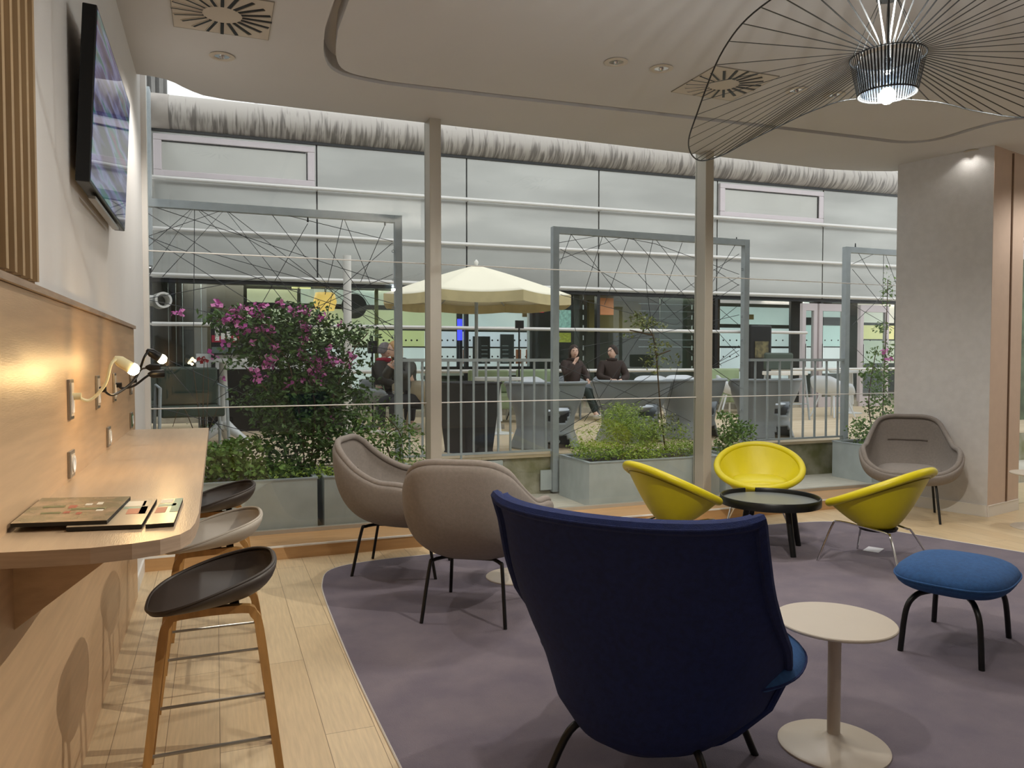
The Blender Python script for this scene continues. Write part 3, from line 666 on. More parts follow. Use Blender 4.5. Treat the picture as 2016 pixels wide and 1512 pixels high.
c2 = [[(1100, 478), (1187, 463), (1420, 720)], [(1103, 490), (1300, 600), (1455, 500)], [(1103, 510), (1240, 462), (1455, 700)], [(1103, 580), (1330, 640), (1455, 560)], [(1125, 460), (1103, 520)], [(1125, 462), (1250, 620), (1455, 760)], [(1187, 463), (1130, 640), (1200, 850)], [(1240, 462), (1190, 600)], [(1287, 466), (1270, 540), (1290, 700)], [(1287, 466), (1360, 560), (1455, 640)], [(1343, 478), (1300, 600), (1150, 830)], [(1103, 690), (1280, 660), (1455, 620)], [(1103, 745), (1455, 545)], [(1103, 770), (1230, 820), (1455, 690)], [(1103, 860), (1455, 700)], [(1103, 850), (1280, 740)], [(1450, 478), (1400, 560)], [(1455, 562), (1405, 530)], [(1455, 600), (1405, 640)], [(1455, 680), (1405, 720)], [(1103, 720), (1300, 800), (1360, 830)], [(1160, 455), (1290, 480), (1455, 540)], [(1340, 700), (1300, 860)]]
trellis(onY(1087, 445, YR).x, onY(1473, 465, YR).x, 2.765, 'middle galvanised steel trellis with crossed cables beside the parasol', c2, [(1343, 476), (1450, 476)])
c3 = [[(1678, 490), (1760, 500)], [(1685, 490), (1715, 540), (1760, 590)], [(1678, 520), (1740, 491), (1765, 560)], [(1678, 530), (1770, 640)], [(1678, 640), (1760, 560)], [(1740, 491), (1738, 600)], [(1678, 600), (1765, 650)], [(1678, 680), (1760, 760)]]
trellis(onY(1663, 478, YR).x, onY(1663, 478, YR).x + 2.3, 2.765, 'right galvanised steel trellis partly hidden by the grey wall pier', c3, [(1684, 488)])
# ---- railings
def railing(x0, x1, label, n):
    t = thing('railing', (x0, YR, ZD), 0, label, 'railing', 'steel railings along the deck edge'); w = x1 - x0
    MB().box((0, -.02, .925), (w, .02, .955)).build('top_rail', m_galv, t)
    MB().box((0, -.012, .03), (w, .012, .05)).build('bottom_rail', m_galv, t)
    for k in range(n):
        x = (k + .5) / n * w
        long_ = k in (n // 3,)
        MB().box((x - .009, -.009, -.3 if long_ else .05), (x + .009, .009, .925)).build('baluster', m_galv, t)
xa, xb = onY(792, 700, YR).x, onY(1086, 700, YR).x
railing(xa, xb, 'steel railing with upright bars between the left and middle trellis', 12)
railing(onY(1475, 700, YR).x, onY(1661, 700, YR).x, 'steel railing with upright bars between the middle and right trellis', 8)

# ---- planters
def planter(x0, x1, y0, y1, z0, z1, label, seam=None):
    t = thing('planter_box', (x0, y0, z0), 0, label, 'planter', 'zinc planter boxes along the glass'); w, d, h = x1 - x0, y1 - y0, z1 - z0
    m = MB(); e = .02
    for a, b in (((0, 0, 0), (w, e, h)), ((0, d - e, 0), (w, d, h)), ((0, e, 0), (e, d - e, h)), ((w - e, e, 0), (w, d - e, h))): m.box(a, b)
    m.build('trough', m_zinc, t)
    r = MB()
    for a, b in (((-.006, -.006, h), (w + .006, .03, h + .012)), ((-.006, d - .03, h), (w + .006, d + .006, h + .012)), ((-.006, .03, h), (.03, d - .03, h + .012)), ((w - .03, .03, h), (w + .006, d - .03, h + .012))): r.box(a, b)
    r.build('rim', m_galv, t)
    MB().box((e, e, h - .08), (w - e, d - e, h - .05)).build('soil', m_soil, t)
    return t
planter(-.42, .745, 6.18, 6.76, .1, .50, 'left zinc planter box under the bougainvillea, nearest the bar counter')
planter(.80, 1.60, 6.18, 6.76, .1, .50, 'zinc planter box behind the grey armchair, right of the seam')
planter(3.17, 4.60, 6.20, 6.85, .1, .495, 'zinc planter box with light green bushes in the middle of the window')
planter(4.75, 5.30, 6.30, 6.80, .1, .495, 'zinc planter box just right of the second window post')
planter(6.62, 7.30, 6.25, 6.82, .1, .50, 'zinc planter box in the right window corner beside the pier')

# ---- foliage
def leaves(cl, size, name, m, parent, seed=1, droop=.3, asp=.5):
    R = random.Random(seed); V = []; Fc = []
    for (x, y, z, rx, ry, rz, n) in cl:
        for _ in range(n):
            while 1:
                a, b, c = R.uniform(-1, 1), R.uniform(-1, 1), R.uniform(-1, 1)
                if a * a + b * b + c * c < 1: break
            q = R.random() ** .15 if R.random() < .5 else 1
            p = Vector((x + a * rx * q, y + b * ry * q, z + c * rz * q)); s_ = size * R.uniform(.6, 1.3)
            d = Vector((R.gauss(0, 1), R.gauss(0, 1), R.gauss(0, .7) - droop)).normalized(); w = d.cross(Vector((R.gauss(0, 1), R.gauss(0, 1), R.gauss(0, 1)))).normalized(); n_ = d.cross(w)
            o = len(V); V += [p, p + d * s_ * .5 + w * s_ * asp * .5 + n_ * s_ * .08, p + d * s_, p + d * s_ * .5 - w * s_ * asp * .5 + n_ * s_ * .08]; Fc += [(o, o + 1, o + 2, o + 3)]
    me = bpy.data.meshes.new(name); me.from_pydata([tuple(v) for v in V], [], Fc); me.materials.append(m)
    o = bpy.data.objects.new(name, me); COL.objects.link(o); o.parent = parent; return o
def plant(name, base, label, cat, stems, cl, size, m, seed=1, flowers=None, fs=.035, fm=None, group=None, asp=.5, sr=.008):
    t = thing(name, base, 0, label, cat, group); B = Vector(base)
    sm = MB()
    for st_ in stems: 
        q = [Vector(p) - B for p in st_]; sm.tube(smoothpts(q, 4), [sr * (1 - .6 * i / (len(q) * 4)) for i in range((len(q) - 1) * 4 + 1)], 5)
    if stems: sm.build('stem', m_stem, t)
    leaves([(x - B.x, y - B.y, z - B.z, a, b, c, n) for x, y, z, a, b, c, n in cl], size, 'foliage', m, t, seed, asp=asp)
    if flowers: leaves([(x - B.x, y - B.y, z - B.z, a, b, c, n) for x, y, z, a, b, c, n in flowers], fs, 'blossom', fm or m_flower, t, seed + 5, asp=.9)
    return t
def blob(px, py, y, rpx, rpy, n, ry=None):           # a leafy clump centred where the photo shows it, at depth y
    c = onY(px, py, y); k = c.y * 1.07 / F * 1.05; rx = rpx * k
    return (c.x, c.y, c.z, rx, ry if ry else min(.3, rx), rpy * k, n)
def pts(y, *l): return [tuple(onY(a, b, y)) for a, b in l]
YB = 6.75
core = [blob(600, 870, 6.6, 95, 60, 900), blob(570, 800, YB, 70, 60, 800), blob(610, 740, YB, 75, 60, 800), blob(570, 690, YB, 90, 45, 650), blob(520, 650, YB, 80, 40, 420), blob(465, 620, YB, 60, 18, 170), blob(560, 625, YB, 60, 28, 220), blob(615, 640, YB, 55, 45, 330), blob(690, 655, YB, 55, 22, 130), blob(690, 690, YB, 40, 50, 160), blob(640, 780, YB, 70, 60, 450), blob(520, 780, YB, 55, 40, 260), blob(475, 700, YB, 45, 30, 110), blob(700, 780, YB, 60, 50, 200), blob(660, 850, 6.65, 60, 60, 380), blob(560, 930, 6.5, 70, 20, 250)]
fl = [blob(x, y, YB - .12, a, b, n, .1) for x, y, a, b, n in ((353, 615, 12, 4, 14), (430, 598, 14, 4, 12), (440, 630, 12, 7, 22), (462, 628, 12, 10, 26), (455, 612, 14, 6, 14), (478, 605, 10, 6, 14), (500, 614, 10, 7, 20), (513, 598, 9, 7, 20), (553, 597, 8, 7, 18), (583, 612, 9, 9, 18), (600, 612, 9, 7, 18), (520, 620, 10, 5, 10), (600, 640, 11, 10, 26), (605, 650, 9, 7, 14), (534, 648, 9, 8, 18), (478, 648, 9, 9, 16), (495, 650, 9, 8, 12), (515, 645, 9, 8, 16), (600, 668, 9, 9, 16), (541, 680, 10, 9, 24), (497, 673, 7, 5, 8), (592, 695, 9, 9, 20), (448, 680, 7, 7, 8), (525, 705, 10, 8, 20), (530, 720, 9, 7, 16), (615, 708, 14, 10, 38), (630, 712, 16, 10, 38), (650, 705, 10, 10, 24), (622, 730, 20, 8, 30), (612, 745, 12, 8, 20), (503, 735, 8, 9, 16), (502, 748, 7, 6, 10), (520, 742, 6, 4, 6), (567, 758, 7, 6, 8), (588, 748, 12, 6, 12), (628, 752, 10, 8, 14), (692, 700, 8, 10, 14), (670, 712, 10, 5, 10), (637, 622, 10, 4, 6), (625, 632, 8, 5, 6), (665, 640, 6, 5, 5), (695, 715, 7, 7, 8), (650, 862, 7, 5, 5), (655, 825, 6, 6, 6), (440, 745, 5, 4, 4), (420, 700, 8, 4, 5), (643, 688, 7, 6, 6))]
plant('bougainvillea', (.55, 6.6, .44), 'big bougainvillea bush with magenta blossoms climbing the left trellis', 'bougainvillea', [pts(6.6, (600, 930), (590, 820), (560, 700), (470, 620), (410, 605)), pts(6.6, (610, 930), (620, 800), (600, 690), (590, 600)), pts(6.6, (615, 930), (650, 800), (690, 700), (725, 655)), pts(6.6, (600, 930), (540, 790), (480, 720))], [(a, b_, c, d, e2, f2, int(n9 * 1.4)) for a, b_, c, d, e2, f2, n9 in core], .055, m_leaf, 3, fl, .042)
plant('ivy', (0, 6.45, .44), 'low dark ivy spilling over the left planter box', 'ivy', [], [blob(430, 905, 6.45, 60, 28, 520, .2), blob(500, 925, 6.4, 80, 20, 520, .2), blob(470, 880, 6.5, 60, 18, 260, .2), blob(380, 930, 6.4, 60, 20, 300, .2)], .048, m_leafm, 4, asp=.8)
plant('trailing_plant', (.95, 6.4, .44), 'pale trailing plant over the planter rim left of the grey armchair', 'plant', [], [blob(640, 928, 6.35, 60, 10, 300, .12), blob(560, 935, 6.3, 40, 8, 130, .1)], .03, m_leafl, 5, asp=.4)
plant('leafy_shrub', (1.3, 6.5, .44), 'loose leafy shrub behind the grey armchair at the left window post', 'shrub', [pts(6.5, (780, 930), (790, 860), (760, 820)), pts(6.5, (780, 930), (760, 860), (800, 840))], [blob(760, 850, 6.5, 70, 30, 420, .2), blob(790, 890, 6.5, 50, 40, 330, .2), blob(730, 820, 6.6, 50, 22, 160, .2), blob(700, 880, 6.5, 60, 30, 250, .2)], .042, m_leafm, 6)
plant('fern_tuft', (1.45, 6.35, .44), 'fine feathery green tuft at the foot of the left window post', 'plant', [], [blob(800, 925, 6.3, 40, 25, 420, .1)], .05, m_leafl, 7, asp=.12)
plant('feathery_bush', (3.8, 6.55, .44), 'tall feathery light green bush in the middle planter', 'bush', [], [blob(1215, 835, 6.55, 38, 48, 2200, .2), blob(1260, 850, 6.55, 60, 34, 2000, .2), blob(1245, 810, 6.6, 30, 18, 200, .15), blob(1160, 850, 6.6, 30, 20, 120, .15)], .05, m_leafl, 8, asp=.14)
plant('groundcover', (3.9, 6.45, .44), 'low yellowish green groundcover filling the middle planter', 'plant', [], [blob(1180, 885, 6.45, 60, 20, 1300, .2), blob(1260, 888, 6.4, 70, 20, 1300, .2), blob(1340, 880, 6.45, 50, 20, 1000, .2), blob(1140, 880, 6.5, 25, 22, 200, .15), blob(1330, 850, 6.6, 40, 22, 200, .2)], .032, m_leafl, 9, asp=.35)
plant('sapling', (4.0, 6.6, .44), 'thin sapling with sparse small leaves rising from the middle planter', 'sapling', [pts(6.6, (1310, 890), (1300, 800), (1292, 700), (1285, 660), (1262, 632)), pts(6.6, (1292, 700), (1320, 690)), pts(6.6, (1285, 660), (1240, 650))], [blob(1265, 632, 6.6, 32, 20, 190, .12), blob(1300, 640, 6.6, 20, 8, 30, .1), blob(1290, 700, 6.6, 16, 44, 120, .1), blob(1305, 678, 6.6, 22, 12, 30, .1), blob(1270, 710, 6.6, 10, 20, 20, .1), blob(1235, 660, 6.6, 24, 5, 18, .1), blob(1310, 830, 6.5, 30, 22, 130, .15), blob(1320, 710, 6.6, 25, 12, 30, .1)], .042, m_leafo, 10, asp=.45, sr=.009)
plant('green_bush', (5.0, 6.5, .44), 'round green bush just right of the second window post', 'bush', [], [blob(1450, 850, 6.5, 45, 30, 650, .2), blob(1430, 820, 6.5, 25, 15, 110, .1), blob(1430, 880, 6.45, 40, 20, 300, .2)], .042, m_leafm, 11)
plant('climbing_plant', (6.85, 6.6, .44), 'tall climbing plant with a few pink blossoms beside the grey pier', 'climbing plant', [pts(6.7, (1735, 900), (1740, 760), (1745, 640), (1748, 550)), pts(6.7, (1735, 900), (1710, 800), (1725, 690))], [blob(1725, 740, 6.7, 32, 45, 420, .2), blob(1735, 800, 6.7, 40, 40, 420, .2), blob(1700, 850, 6.6, 35, 35, 380, .2), blob(1748, 570, 6.7, 10, 50, 80, .1), blob(1735, 645, 6.7, 28, 18, 60, .1), blob(1750, 690, 6.7, 15, 30, 80, .1), blob(1720, 690, 6.7, 14, 14, 40, .1)], .045, m_leafm, 12, [blob(1742, 692, 6.6, 10, 7, 16, .05), blob(1752, 705, 6.6, 6, 8, 8, .05)], .035)
t = plant('potted_poppy', (-.3, 7.3, .5), 'single red flower on thin stems left of the bougainvillea', 'flower', [pts(7.3, (400, 888), (385, 760), (378, 705)), pts(7.3, (400, 888), (400, 760), (402, 712)), pts(7.3, (402, 888), (410, 770), (408, 715)), pts(7.3, (395, 888), (360, 800), (340, 840)), pts(7.3, (395, 888), (430, 800))], [blob(400, 845, 7.3, 45, 12, 40, .1)], .05, m_leafm, 13, [blob(398, 707, 7.3, 9, 5, 26, .04)], .035, m_red, asp=.15, sr=.005)

# ================================================================== building across the courtyard
BO = Vector((1.5, 12.2, 0)); BA = -.038
bu = thing('building', BO, BA, 'grey clad building across the courtyard with horizontal white tubes and glazed ground floor', 'building')
BN = Vector((-math.sin(BA), math.cos(BA), 0)); BI = Matrix.Rotation(-BA, 3, 'Z')
def bp(px, py, off=0):
    p = onp(px, py, BO + BN * off, BN) - BO; return BI @ p
def bbox(name, x0, y0, x1, y1, off, th, m, parent=bu):      # a slab on the facade between two measured corners, real thickness th
    a, b = bp(x0, y0, off), bp(x1, y1, off)
    return MB().box((min(a.x, b.x), off, min(a.z, b.z)), (max(a.x, b.x), off + th, max(a.z, b.z))).build(name, m, parent)
ZT = 4.79; ZG = 2.64; M0 = -2.36
seams = [-2.36, .0, 2.41, 4.82, 7.25, 9.68, 12.1, 14.5, 16.9]
for a, b in zip(seams, seams[1:]):
    for z0, z1 in ((ZG, ZT),):
        MB().box((a + .012, 0, z0), (b - .012, .10, z1)).build('cladding_panel', m_clad, bu)
MB().box((seams[0], .03, ZG - .05), (seams[-1], .3, ZT + .2)).build('seam_backing', m_dark, bu)
# rounded coping with streaks
m_cop = bpy.data.materials.new('streaked_coping'); m_cop.use_nodes = True
N = m_cop.node_tree.nodes; L = m_cop.node_tree.links; b = N['Principled BSDF']; b.inputs['Roughness'].default_value = .55; b.inputs['Metallic'].default_value = .15
tc = N.new('ShaderNodeTexCoord'); mp = N.new('ShaderNodeMapping'); mp.inputs['Scale'].default_value = (14, 1.2, 1.6); L.new(tc.outputs['Object'], mp.inputs[0])
nz = N.new('ShaderNodeTexNoise'); nz.inputs['Scale'].default_value = 1.6; nz.inputs['Detail'].default_value = 6; nz.inputs['Distortion'].default_value = .6; L.new(mp.outputs[0], nz.inputs[0])
sx = N.new('ShaderNodeSeparateXYZ'); L.new(tc.outputs['Object'], sx.inputs[0])
rz = N.new('ShaderNodeMapRange'); rz.inputs[1].default_value = .22; rz.inputs[2].default_value = -.12; rz.inputs[3].default_value = -.12; rz.inputs[4].default_value = .12; L.new(sx.outputs['Z'], rz.inputs[0])
ad = N.new('ShaderNodeMath'); L.new(nz.outputs[0], ad.inputs[0]); L.new(rz.outputs[0], ad.inputs[1])
cr = N.new('ShaderNodeValToRGB'); L.new(ad.outputs[0], cr.inputs[0]); e = cr.color_ramp.elements
e[0].position = .52; e[0].color = lin('#b3aca5'); e[1].position = .72; e[1].color = lin('#736d68'); L.new(cr.outputs[0], b.inputs['Base Color'])
m = MB(); m.tube([(M0 - .0, 0, 0), (18, 0, 0)], .25, 40); m.build('coping', m_cop, bu, 1, loc=(0, .02, ZT + .255))
MB().tube([(M0 - .01, 0, 0), (M0 + .28, 0, 0)], .256, 40).build('coping_end', mat('coping_plain', '#a79e96', .5), bu, 1, loc=(0, .02, ZT + .255))
MB().box((M0, -.03, ZT - .03), (18, .1, ZT + .03)).build('flashing', m_dark, bu)
# strip windows
for (x0, y0, x1, y1) in ((300, 268, 617, 372), (1330, 352, 1577, 440)):
    a, b = bp(x0, y0), bp(x1, y1)
    z1, z0 = ZT - .07, ZT - .68
    a.x = max(a.x, -2.3) if x0 == 300 else seams[4] + .03; b.x = -.03 if x0 == 300 else seams[5] - .03
    fr = MB()
    for q in (((a.x, -.05, z0), (b.x, .02, z0 + .09)), ((a.x, -.05, z1 - .09), (b.x, .02, z1)), ((a.x, -.05, z0 + .09), (a.x + .11, .02, z1 - .09)), ((b.x - .11, -.05, z0 + .09), (b.x, .02, z1 - .09))): fr.box(*q)
    w = fr.build('window', m_frame, bu, bevel=.01)
    MB().box((a.x + .11, -.012, z0 + .09), (b.x - .11, -.004, z1 - .09)).build('pane', mat('milky_glass', '#b9b8b2', .12, .2, var=.04, vs=1), w)
    g = MB(); g.box((a.x + .105, -.03, z1 - .105), (b.x - .135, -.013, z1 - .09)); g.box((b.x - .125, -.03, z0 + .09), (b.x - .11, -.013, z1 - .105)); g.build('gasket', m_black, w)
# white tubes
for k, z in enumerate((4.06, 3.33, 2.67, 1.96, 1.25)):
    y = -.16
    x1 = 18 if k != 3 else bp(1577, 656).x
    MB().tube([(M0 + .02, y, z), (x1, y, z)], .030, 12).build('sunshade_tube', m_tube, bu, 1)
    for xs in seams[:-1]:
        if xs < x1: MB().box((xs - .012, y - .01, z - .015), (xs + .012, .0, z + .015)).build('tube_bracket', m_tube, bu)
# structure of the ground floor
FZ = ZD
MB().box((M0, .0, ZG - .06), (18, .12, ZG - .02)).build('lintel', m_dark, bu)
MB().box((M0, .0, FZ), (18, .10, FZ + .10)).build('plinth', m_concrete, bu)
for xs in seams:
    if 2 < xs < 12 : MB().box((xs - .03, .0, FZ), (xs + .03, .10, ZG - .06)).build('mullion', m_dark, bu)
MB().box((M0, .13, FZ - .1), (18, 5.2, FZ + .02)).build('inner_floor', mat('inner_floor', '#8c8478', .5), bu)
MB().box((M0, .13, ZG + .05), (18, 5.2, ZG + .15)).build('inner_ceiling', mat('inner_ceiling', '#6f706a', .8), bu)
MB().box((M0, 5.2, FZ), (18, 5.3, ZG + .15)).build('back_wall', mat('dark_green_wall', '#4b534c', .8, var=.2, vs=2), bu)
MB().box((M0 - .1, .13, FZ), (M0, 5.3, ZG + .15)).build('end_wall', m_dark, bu)
for x in (-1.2, 1.5, 4, 6.6, 9.5, 12.5):
    light('interior_light', 'AREA', (x, .9, ZG + .02), 30, (1, .93, .8), 1.6, (0, 0, 0), parent=bu, size_y=.8)
for px0, px1 in ((300, 620), (621, 905), (906, 1150), (1156, 1400), (1401, 1556)):
    a, b = bp(px0, 700), bp(px1, 700); MB().box((a.x, .04, FZ + .1), (b.x, .05, ZG - .06)).build('glass', m_glass2, bu)
# coloured film panels behind the glass, backlight put in as emission, rows of dots
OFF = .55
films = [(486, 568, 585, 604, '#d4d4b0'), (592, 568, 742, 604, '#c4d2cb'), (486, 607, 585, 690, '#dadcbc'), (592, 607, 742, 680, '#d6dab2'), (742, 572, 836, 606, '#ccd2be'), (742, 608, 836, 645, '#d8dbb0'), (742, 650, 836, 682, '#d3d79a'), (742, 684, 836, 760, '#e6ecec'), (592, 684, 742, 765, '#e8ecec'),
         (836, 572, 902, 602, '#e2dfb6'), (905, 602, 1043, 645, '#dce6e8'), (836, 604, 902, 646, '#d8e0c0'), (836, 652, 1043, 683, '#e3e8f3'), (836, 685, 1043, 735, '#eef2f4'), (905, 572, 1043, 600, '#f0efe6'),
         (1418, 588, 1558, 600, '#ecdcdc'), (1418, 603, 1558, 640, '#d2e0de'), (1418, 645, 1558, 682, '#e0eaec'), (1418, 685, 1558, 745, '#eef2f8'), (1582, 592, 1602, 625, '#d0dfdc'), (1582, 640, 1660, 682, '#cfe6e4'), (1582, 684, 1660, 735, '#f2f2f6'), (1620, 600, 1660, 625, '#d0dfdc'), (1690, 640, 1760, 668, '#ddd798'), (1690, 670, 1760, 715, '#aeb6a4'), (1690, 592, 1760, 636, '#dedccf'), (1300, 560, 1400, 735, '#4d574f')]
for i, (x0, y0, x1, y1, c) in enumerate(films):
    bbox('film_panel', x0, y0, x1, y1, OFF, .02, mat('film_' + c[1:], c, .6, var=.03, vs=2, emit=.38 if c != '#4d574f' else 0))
m_dot = mat('black_dot', '#141414', .6)
for py, segs in ((670, ((700, 830), (870, 1042), (1424, 1556), (1588, 1600), (1624, 1650), (1700, 1720))), (702, ((700, 760), (870, 1042), (1424, 1556)))):
    for s0, s1 in segs:
        p = s0
        while p <= s1:
            c = bp(p, py, OFF); MB().tube([(c.x, OFF - .004, c.z), (c.x, OFF, c.z)], .016, 10).build('dot', m_dot, bu); p += 11 if s1 < 1100 else 13
for px0, px1, py in ((486, 1042, 606), (742, 1042, 647), (700, 1042, 683.5), (1418, 1558, 601.5), (1418, 1558, 642), (1418, 1558, 683)):
    bbox('rail_line', px0, py - 1.5, px1, py + 1.5, OFF - .02, .018, m_dark)
# dark and wooden uprights
for x0, x1, c in ((586, 592, '#5b5a43'), (738, 746, '#7b7a44'), (900, 911, '#1b2030'), (1042, 1098, '#1d1f1e'), (1130, 1140, '#585a58'), (1370, 1416, '#54382c'), (1558, 1575, '#2a3030'), (1100, 1128, '#23282a'), (484, 487, '#8a5a3a'), (1040, 1043, '#dddddd')):
    bbox('upright', x0, 558, x1, 800, .30, .06, mat('up_' + c[1:], c, .6))
for px in (330, 345, 358, 395):
    bbox('inner_frame', px, 556, px + 4, 790, .6, .04, m_galv)
bbox('dark_cabinet', 360, 556, 480, 650, .9, .3, mat('dark_brown', '#2c2722', .6))
bbox('wood_panel', 380, 640, 416, 800, .8, .2, mat('brown_panel', '#57492f', .6, var=.15))
for k in range(9):
    bbox('louvre', 1258, 570 + k * 14, 1370, 572 + k * 14, .22, .02, m_galv)
bbox('glow_panel', 1182, 575, 1208, 620, 1.8, .1, emis('orange_glow', '#9a5a30', .3))
bbox('ochre_wall', 1160, 575, 1262, 655, 2.4, .1, mat('ochre', '#6d6332', .8, var=.2, vs=2))
for px in (1148, 1362):
    for k in range(8):
        c = bp(px, 585 + k * 20, .12); MB().tube([(c.x, .118, c.z - .04), (c.x, .118, c.z + .04)], .012, 8).build('perforation', mat('perf_white', '#d8dcdc', .4), bu)
bbox('poster', 1099, 610, 1124, 650, .02, .015, mat('poster_teal', '#8fc2b4', .5, var=.2, vs=30))
bbox('poster', 1099, 655, 1124, 674, .02, .015, mat('poster_green', '#a9b83f', .5, var=.2, vs=30))
sg = bbox('exit_sign', 1058, 603, 1071, 615, .1, .06, emis('sign_red', '#d2203c', .9))
bbox('sign_mark', 1061, 607, 1064, 612, .09, .008, m_white); bbox('sign_mark', 1066, 607, 1069, 612, .09, .008, m_white)
bbox('notice', 1029, 612, 1038, 624, OFF - .03, .02, mat('brown_notice', '#9a7a3a', .6)); bbox('notice', 1475, 619, 1484, 629, OFF - .03, .02, mat('brown_notice', '#9a7a3a', .6))
for x0, x1 in ((912, 922), (1016, 1026), (1036, 1041)): bbox('orange_notice', x0, 688, x1, 716, OFF - .03, .02, mat('orange_paper', '#dd8a5c', .6))
bbox('blue_light_strip', 901, 628, 910, 670, .26, .03, emis('blue_strip', '#3a3fe0', 1.6))
bbox('menu_board', 932, 662, 965, 716, .34, .05, mat('board_black', '#1b1e20', .4)); bbox('menu_board', 986, 658, 1012, 716, .34, .05, mat('board_black2', '#22282a', .4))
for r_ in range(5):
    for x0 in (948, 989): bbox('menu_line', x0, 680 + r_ * 8, x0 + 12, 681.5 + r_ * 8, .33, .008, m_galv)
# black band, bench top and lamps inside
bbox('bar_front', 836, 722, 1098, 745, .25, .3, m_dark); bbox('bar_top', 836, 735, 1098, 738, .2, .34, m_white)
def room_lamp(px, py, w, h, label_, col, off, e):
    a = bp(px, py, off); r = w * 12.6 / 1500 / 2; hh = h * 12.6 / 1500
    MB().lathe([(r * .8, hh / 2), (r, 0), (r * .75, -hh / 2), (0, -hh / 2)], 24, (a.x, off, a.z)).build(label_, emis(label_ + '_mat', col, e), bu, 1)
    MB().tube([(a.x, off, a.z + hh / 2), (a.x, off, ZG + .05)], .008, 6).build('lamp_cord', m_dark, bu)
room_lamp(640, 594, 44, 34, 'reflected_lampshade', '#e0b460', .3, .75)  # glowing shade put here in place of a lamp reflected in the window
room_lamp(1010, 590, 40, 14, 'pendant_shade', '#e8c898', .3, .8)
c = bp(697, 603, .32); MB().tube([(c.x, .28, c.z), (c.x, .36, c.z)], .2, 32).build('round_speaker', m_dark, bu, 1)
c = bp(1615, 592, .5); MB().lathe([(.28, .1), (.22, -.1), (.08, -.2), (0, -.21)], 28, (c.x, .5, c.z)).build('round_lampshade', mat('shade_black', '#231a1c', .6), bu, 1)
bbox('light_fitting', 575, 563, 612, 568, .3, .1, emis('fitting', '#d8cf8e', 1))
# doors
for i, (x0, x1) in enumerate(((1578, 1607), (1611, 1664), (1692, 1748))):
    a, b = bp(x0, 590), bp(x1, 590); f = MB(); e_ = .08
    z0, z1 = FZ, ZG - .1
    for q in (((a.x, -.04, z0), (a.x + e_, .04, z1)), ((b.x - e_, -.04, z0), (b.x, .04, z1)), ((a.x + e_, -.04, z1 - .14), (b.x - e_, .04, z1)), ((a.x + e_, -.04, z0), (b.x - e_, .04, z0 + .2))): f.box(*q)
    d = f.build('door', m_frame, bu); MB().box((a.x + e_, -.005, z0 + .2), (b.x - e_, .005, z1 - .14)).build('door_glass', m_glass2, d)
    MB().tube([(a.x + e_ * .5, -.09, 1.3), (a.x + e_ * .5, -.09, 1.75)], .012, 8).build('door_handle', m_chrome, d)
bbox('door_panel', 1582, 626, 1660, 640, .5, .03, m_dark)
# side wing on the left with round wall light
sw = thing('building_wing', (-.86, 6.3, 0), 0, 'grey side wing of the courtyard building at the left window edge', 'building wing')
MB().box((-.3, .0, .1), (-.02, 5.7, 5.2)).build('wall', m_clad, sw)
MB().box((-.02, 5.4, 2.75), (.06, 5.62, 5.2)).build('edge_profile', m_galv, sw)
MB().box((-.019, .9, .5), (.0, 5.3, 2.75)).build('shopfront', mat('side_glass', '#59625f', .15, .3, var=.2, vs=1), sw)
cw = MB()
for k in range(6): cw.box((-.55 + k * .12, 7.7, 5.0), (-.49 + k * .12, 7.9, 7.6))
cw.box((-.75, 7.8, 5.0), (.16, 8.0, 7.6)); cw.build('corrugated_wall', mat('corrugated', '#7d7a76', .5, .2), sw)
MB().tube([(.16, 8.2, 6.35), (3.0, 8.2, 6.35)], .03, 8).build('roof_rail', m_tube, sw); MB().tube([(1.6, 8.2, 5.6), (1.6, 8.2, 6.35)], .03, 8).build('roof_rail', m_tube, sw)
p = onp(312, 592, (0, 10.6, 0), (0, 1, 0)) - Vector((-.86, 6.3, 0))
wl_ = MB(); wl_.lathe([(.075, 0), (.10, .0), (.10, .28), (.075, .28), (.075, 0)], 28); o_ = wl_.build('round_outlet', m_white, sw, 1); o_.location = p + Vector((0, .1, 0)); o_.rotation_euler = (PI / 2, 0, .25)
MB().tube([(-.02, p.y + .05, p.z), (p.x - .02, p.y + .02, p.z)], .07, 20).build('outlet_arm', m_white, sw, 1)

# ---- deck furniture
def deck(px, py): return onZ(px, py, ZD)
# parasol
pb = onY(938, 700, 10.0); t = thing('parasol', (pb.x, 10.0, ZD), 0, 'large cream parasol open over the deck in the middle of the window', 'parasol')
ap = onY(927, 522, 10.0); R_ = 1.33; za = ap.z - ZD; ze = onY(927, 585, 10).z - ZD; 
ang0 = math.radians(52)
def can(u, v):
    k = u * 8; i = int(k) % 8; f_ = k - int(k); c0 = ang0 + i * PI / 4; c1_ = c0 + PI / 4; rad = R_ * (v if v > .01 else .01)
    x = math.cos(c0) * (1 - f_) + math.cos(c1_) * f_; y = math.sin(c0) * (1 - f_) + math.sin(c1_) * f_
    return (x * rad * (1.0 if v < 1.01 else 1), y * rad, za + (ze - za) * (min(v, 1) ** 1.12) - .03 * math.sin(f_ * PI) * min(v, 1))
m_canvas = mat('cream_canvas', '#efe8d2', .8, var=.01)
MB().grid(can, 64, 12, cu=True).build('canopy', m_canvas, t, 1, solid=.006)
def val(u, v): q = can(u, 1); return (q[0] * 1.002, q[1] * 1.002, q[2] - .13 * v)
MB().grid(val, 64, 3, cu=True).build('valance', mat('cream_valance', '#d9c99a', .8), t, solid=.004)
MB().tube([(0, 0, 0), (0, 0, za)], .024, 16).build('pole', m_galv, t, 1); MB().tube([(0, 0, za), (0, 0, za + .03), (0, 0, za + .05), (0, 0, za + .08)], [.02, .03, .03, .005], 12).build('finial', m_white, t, 1)
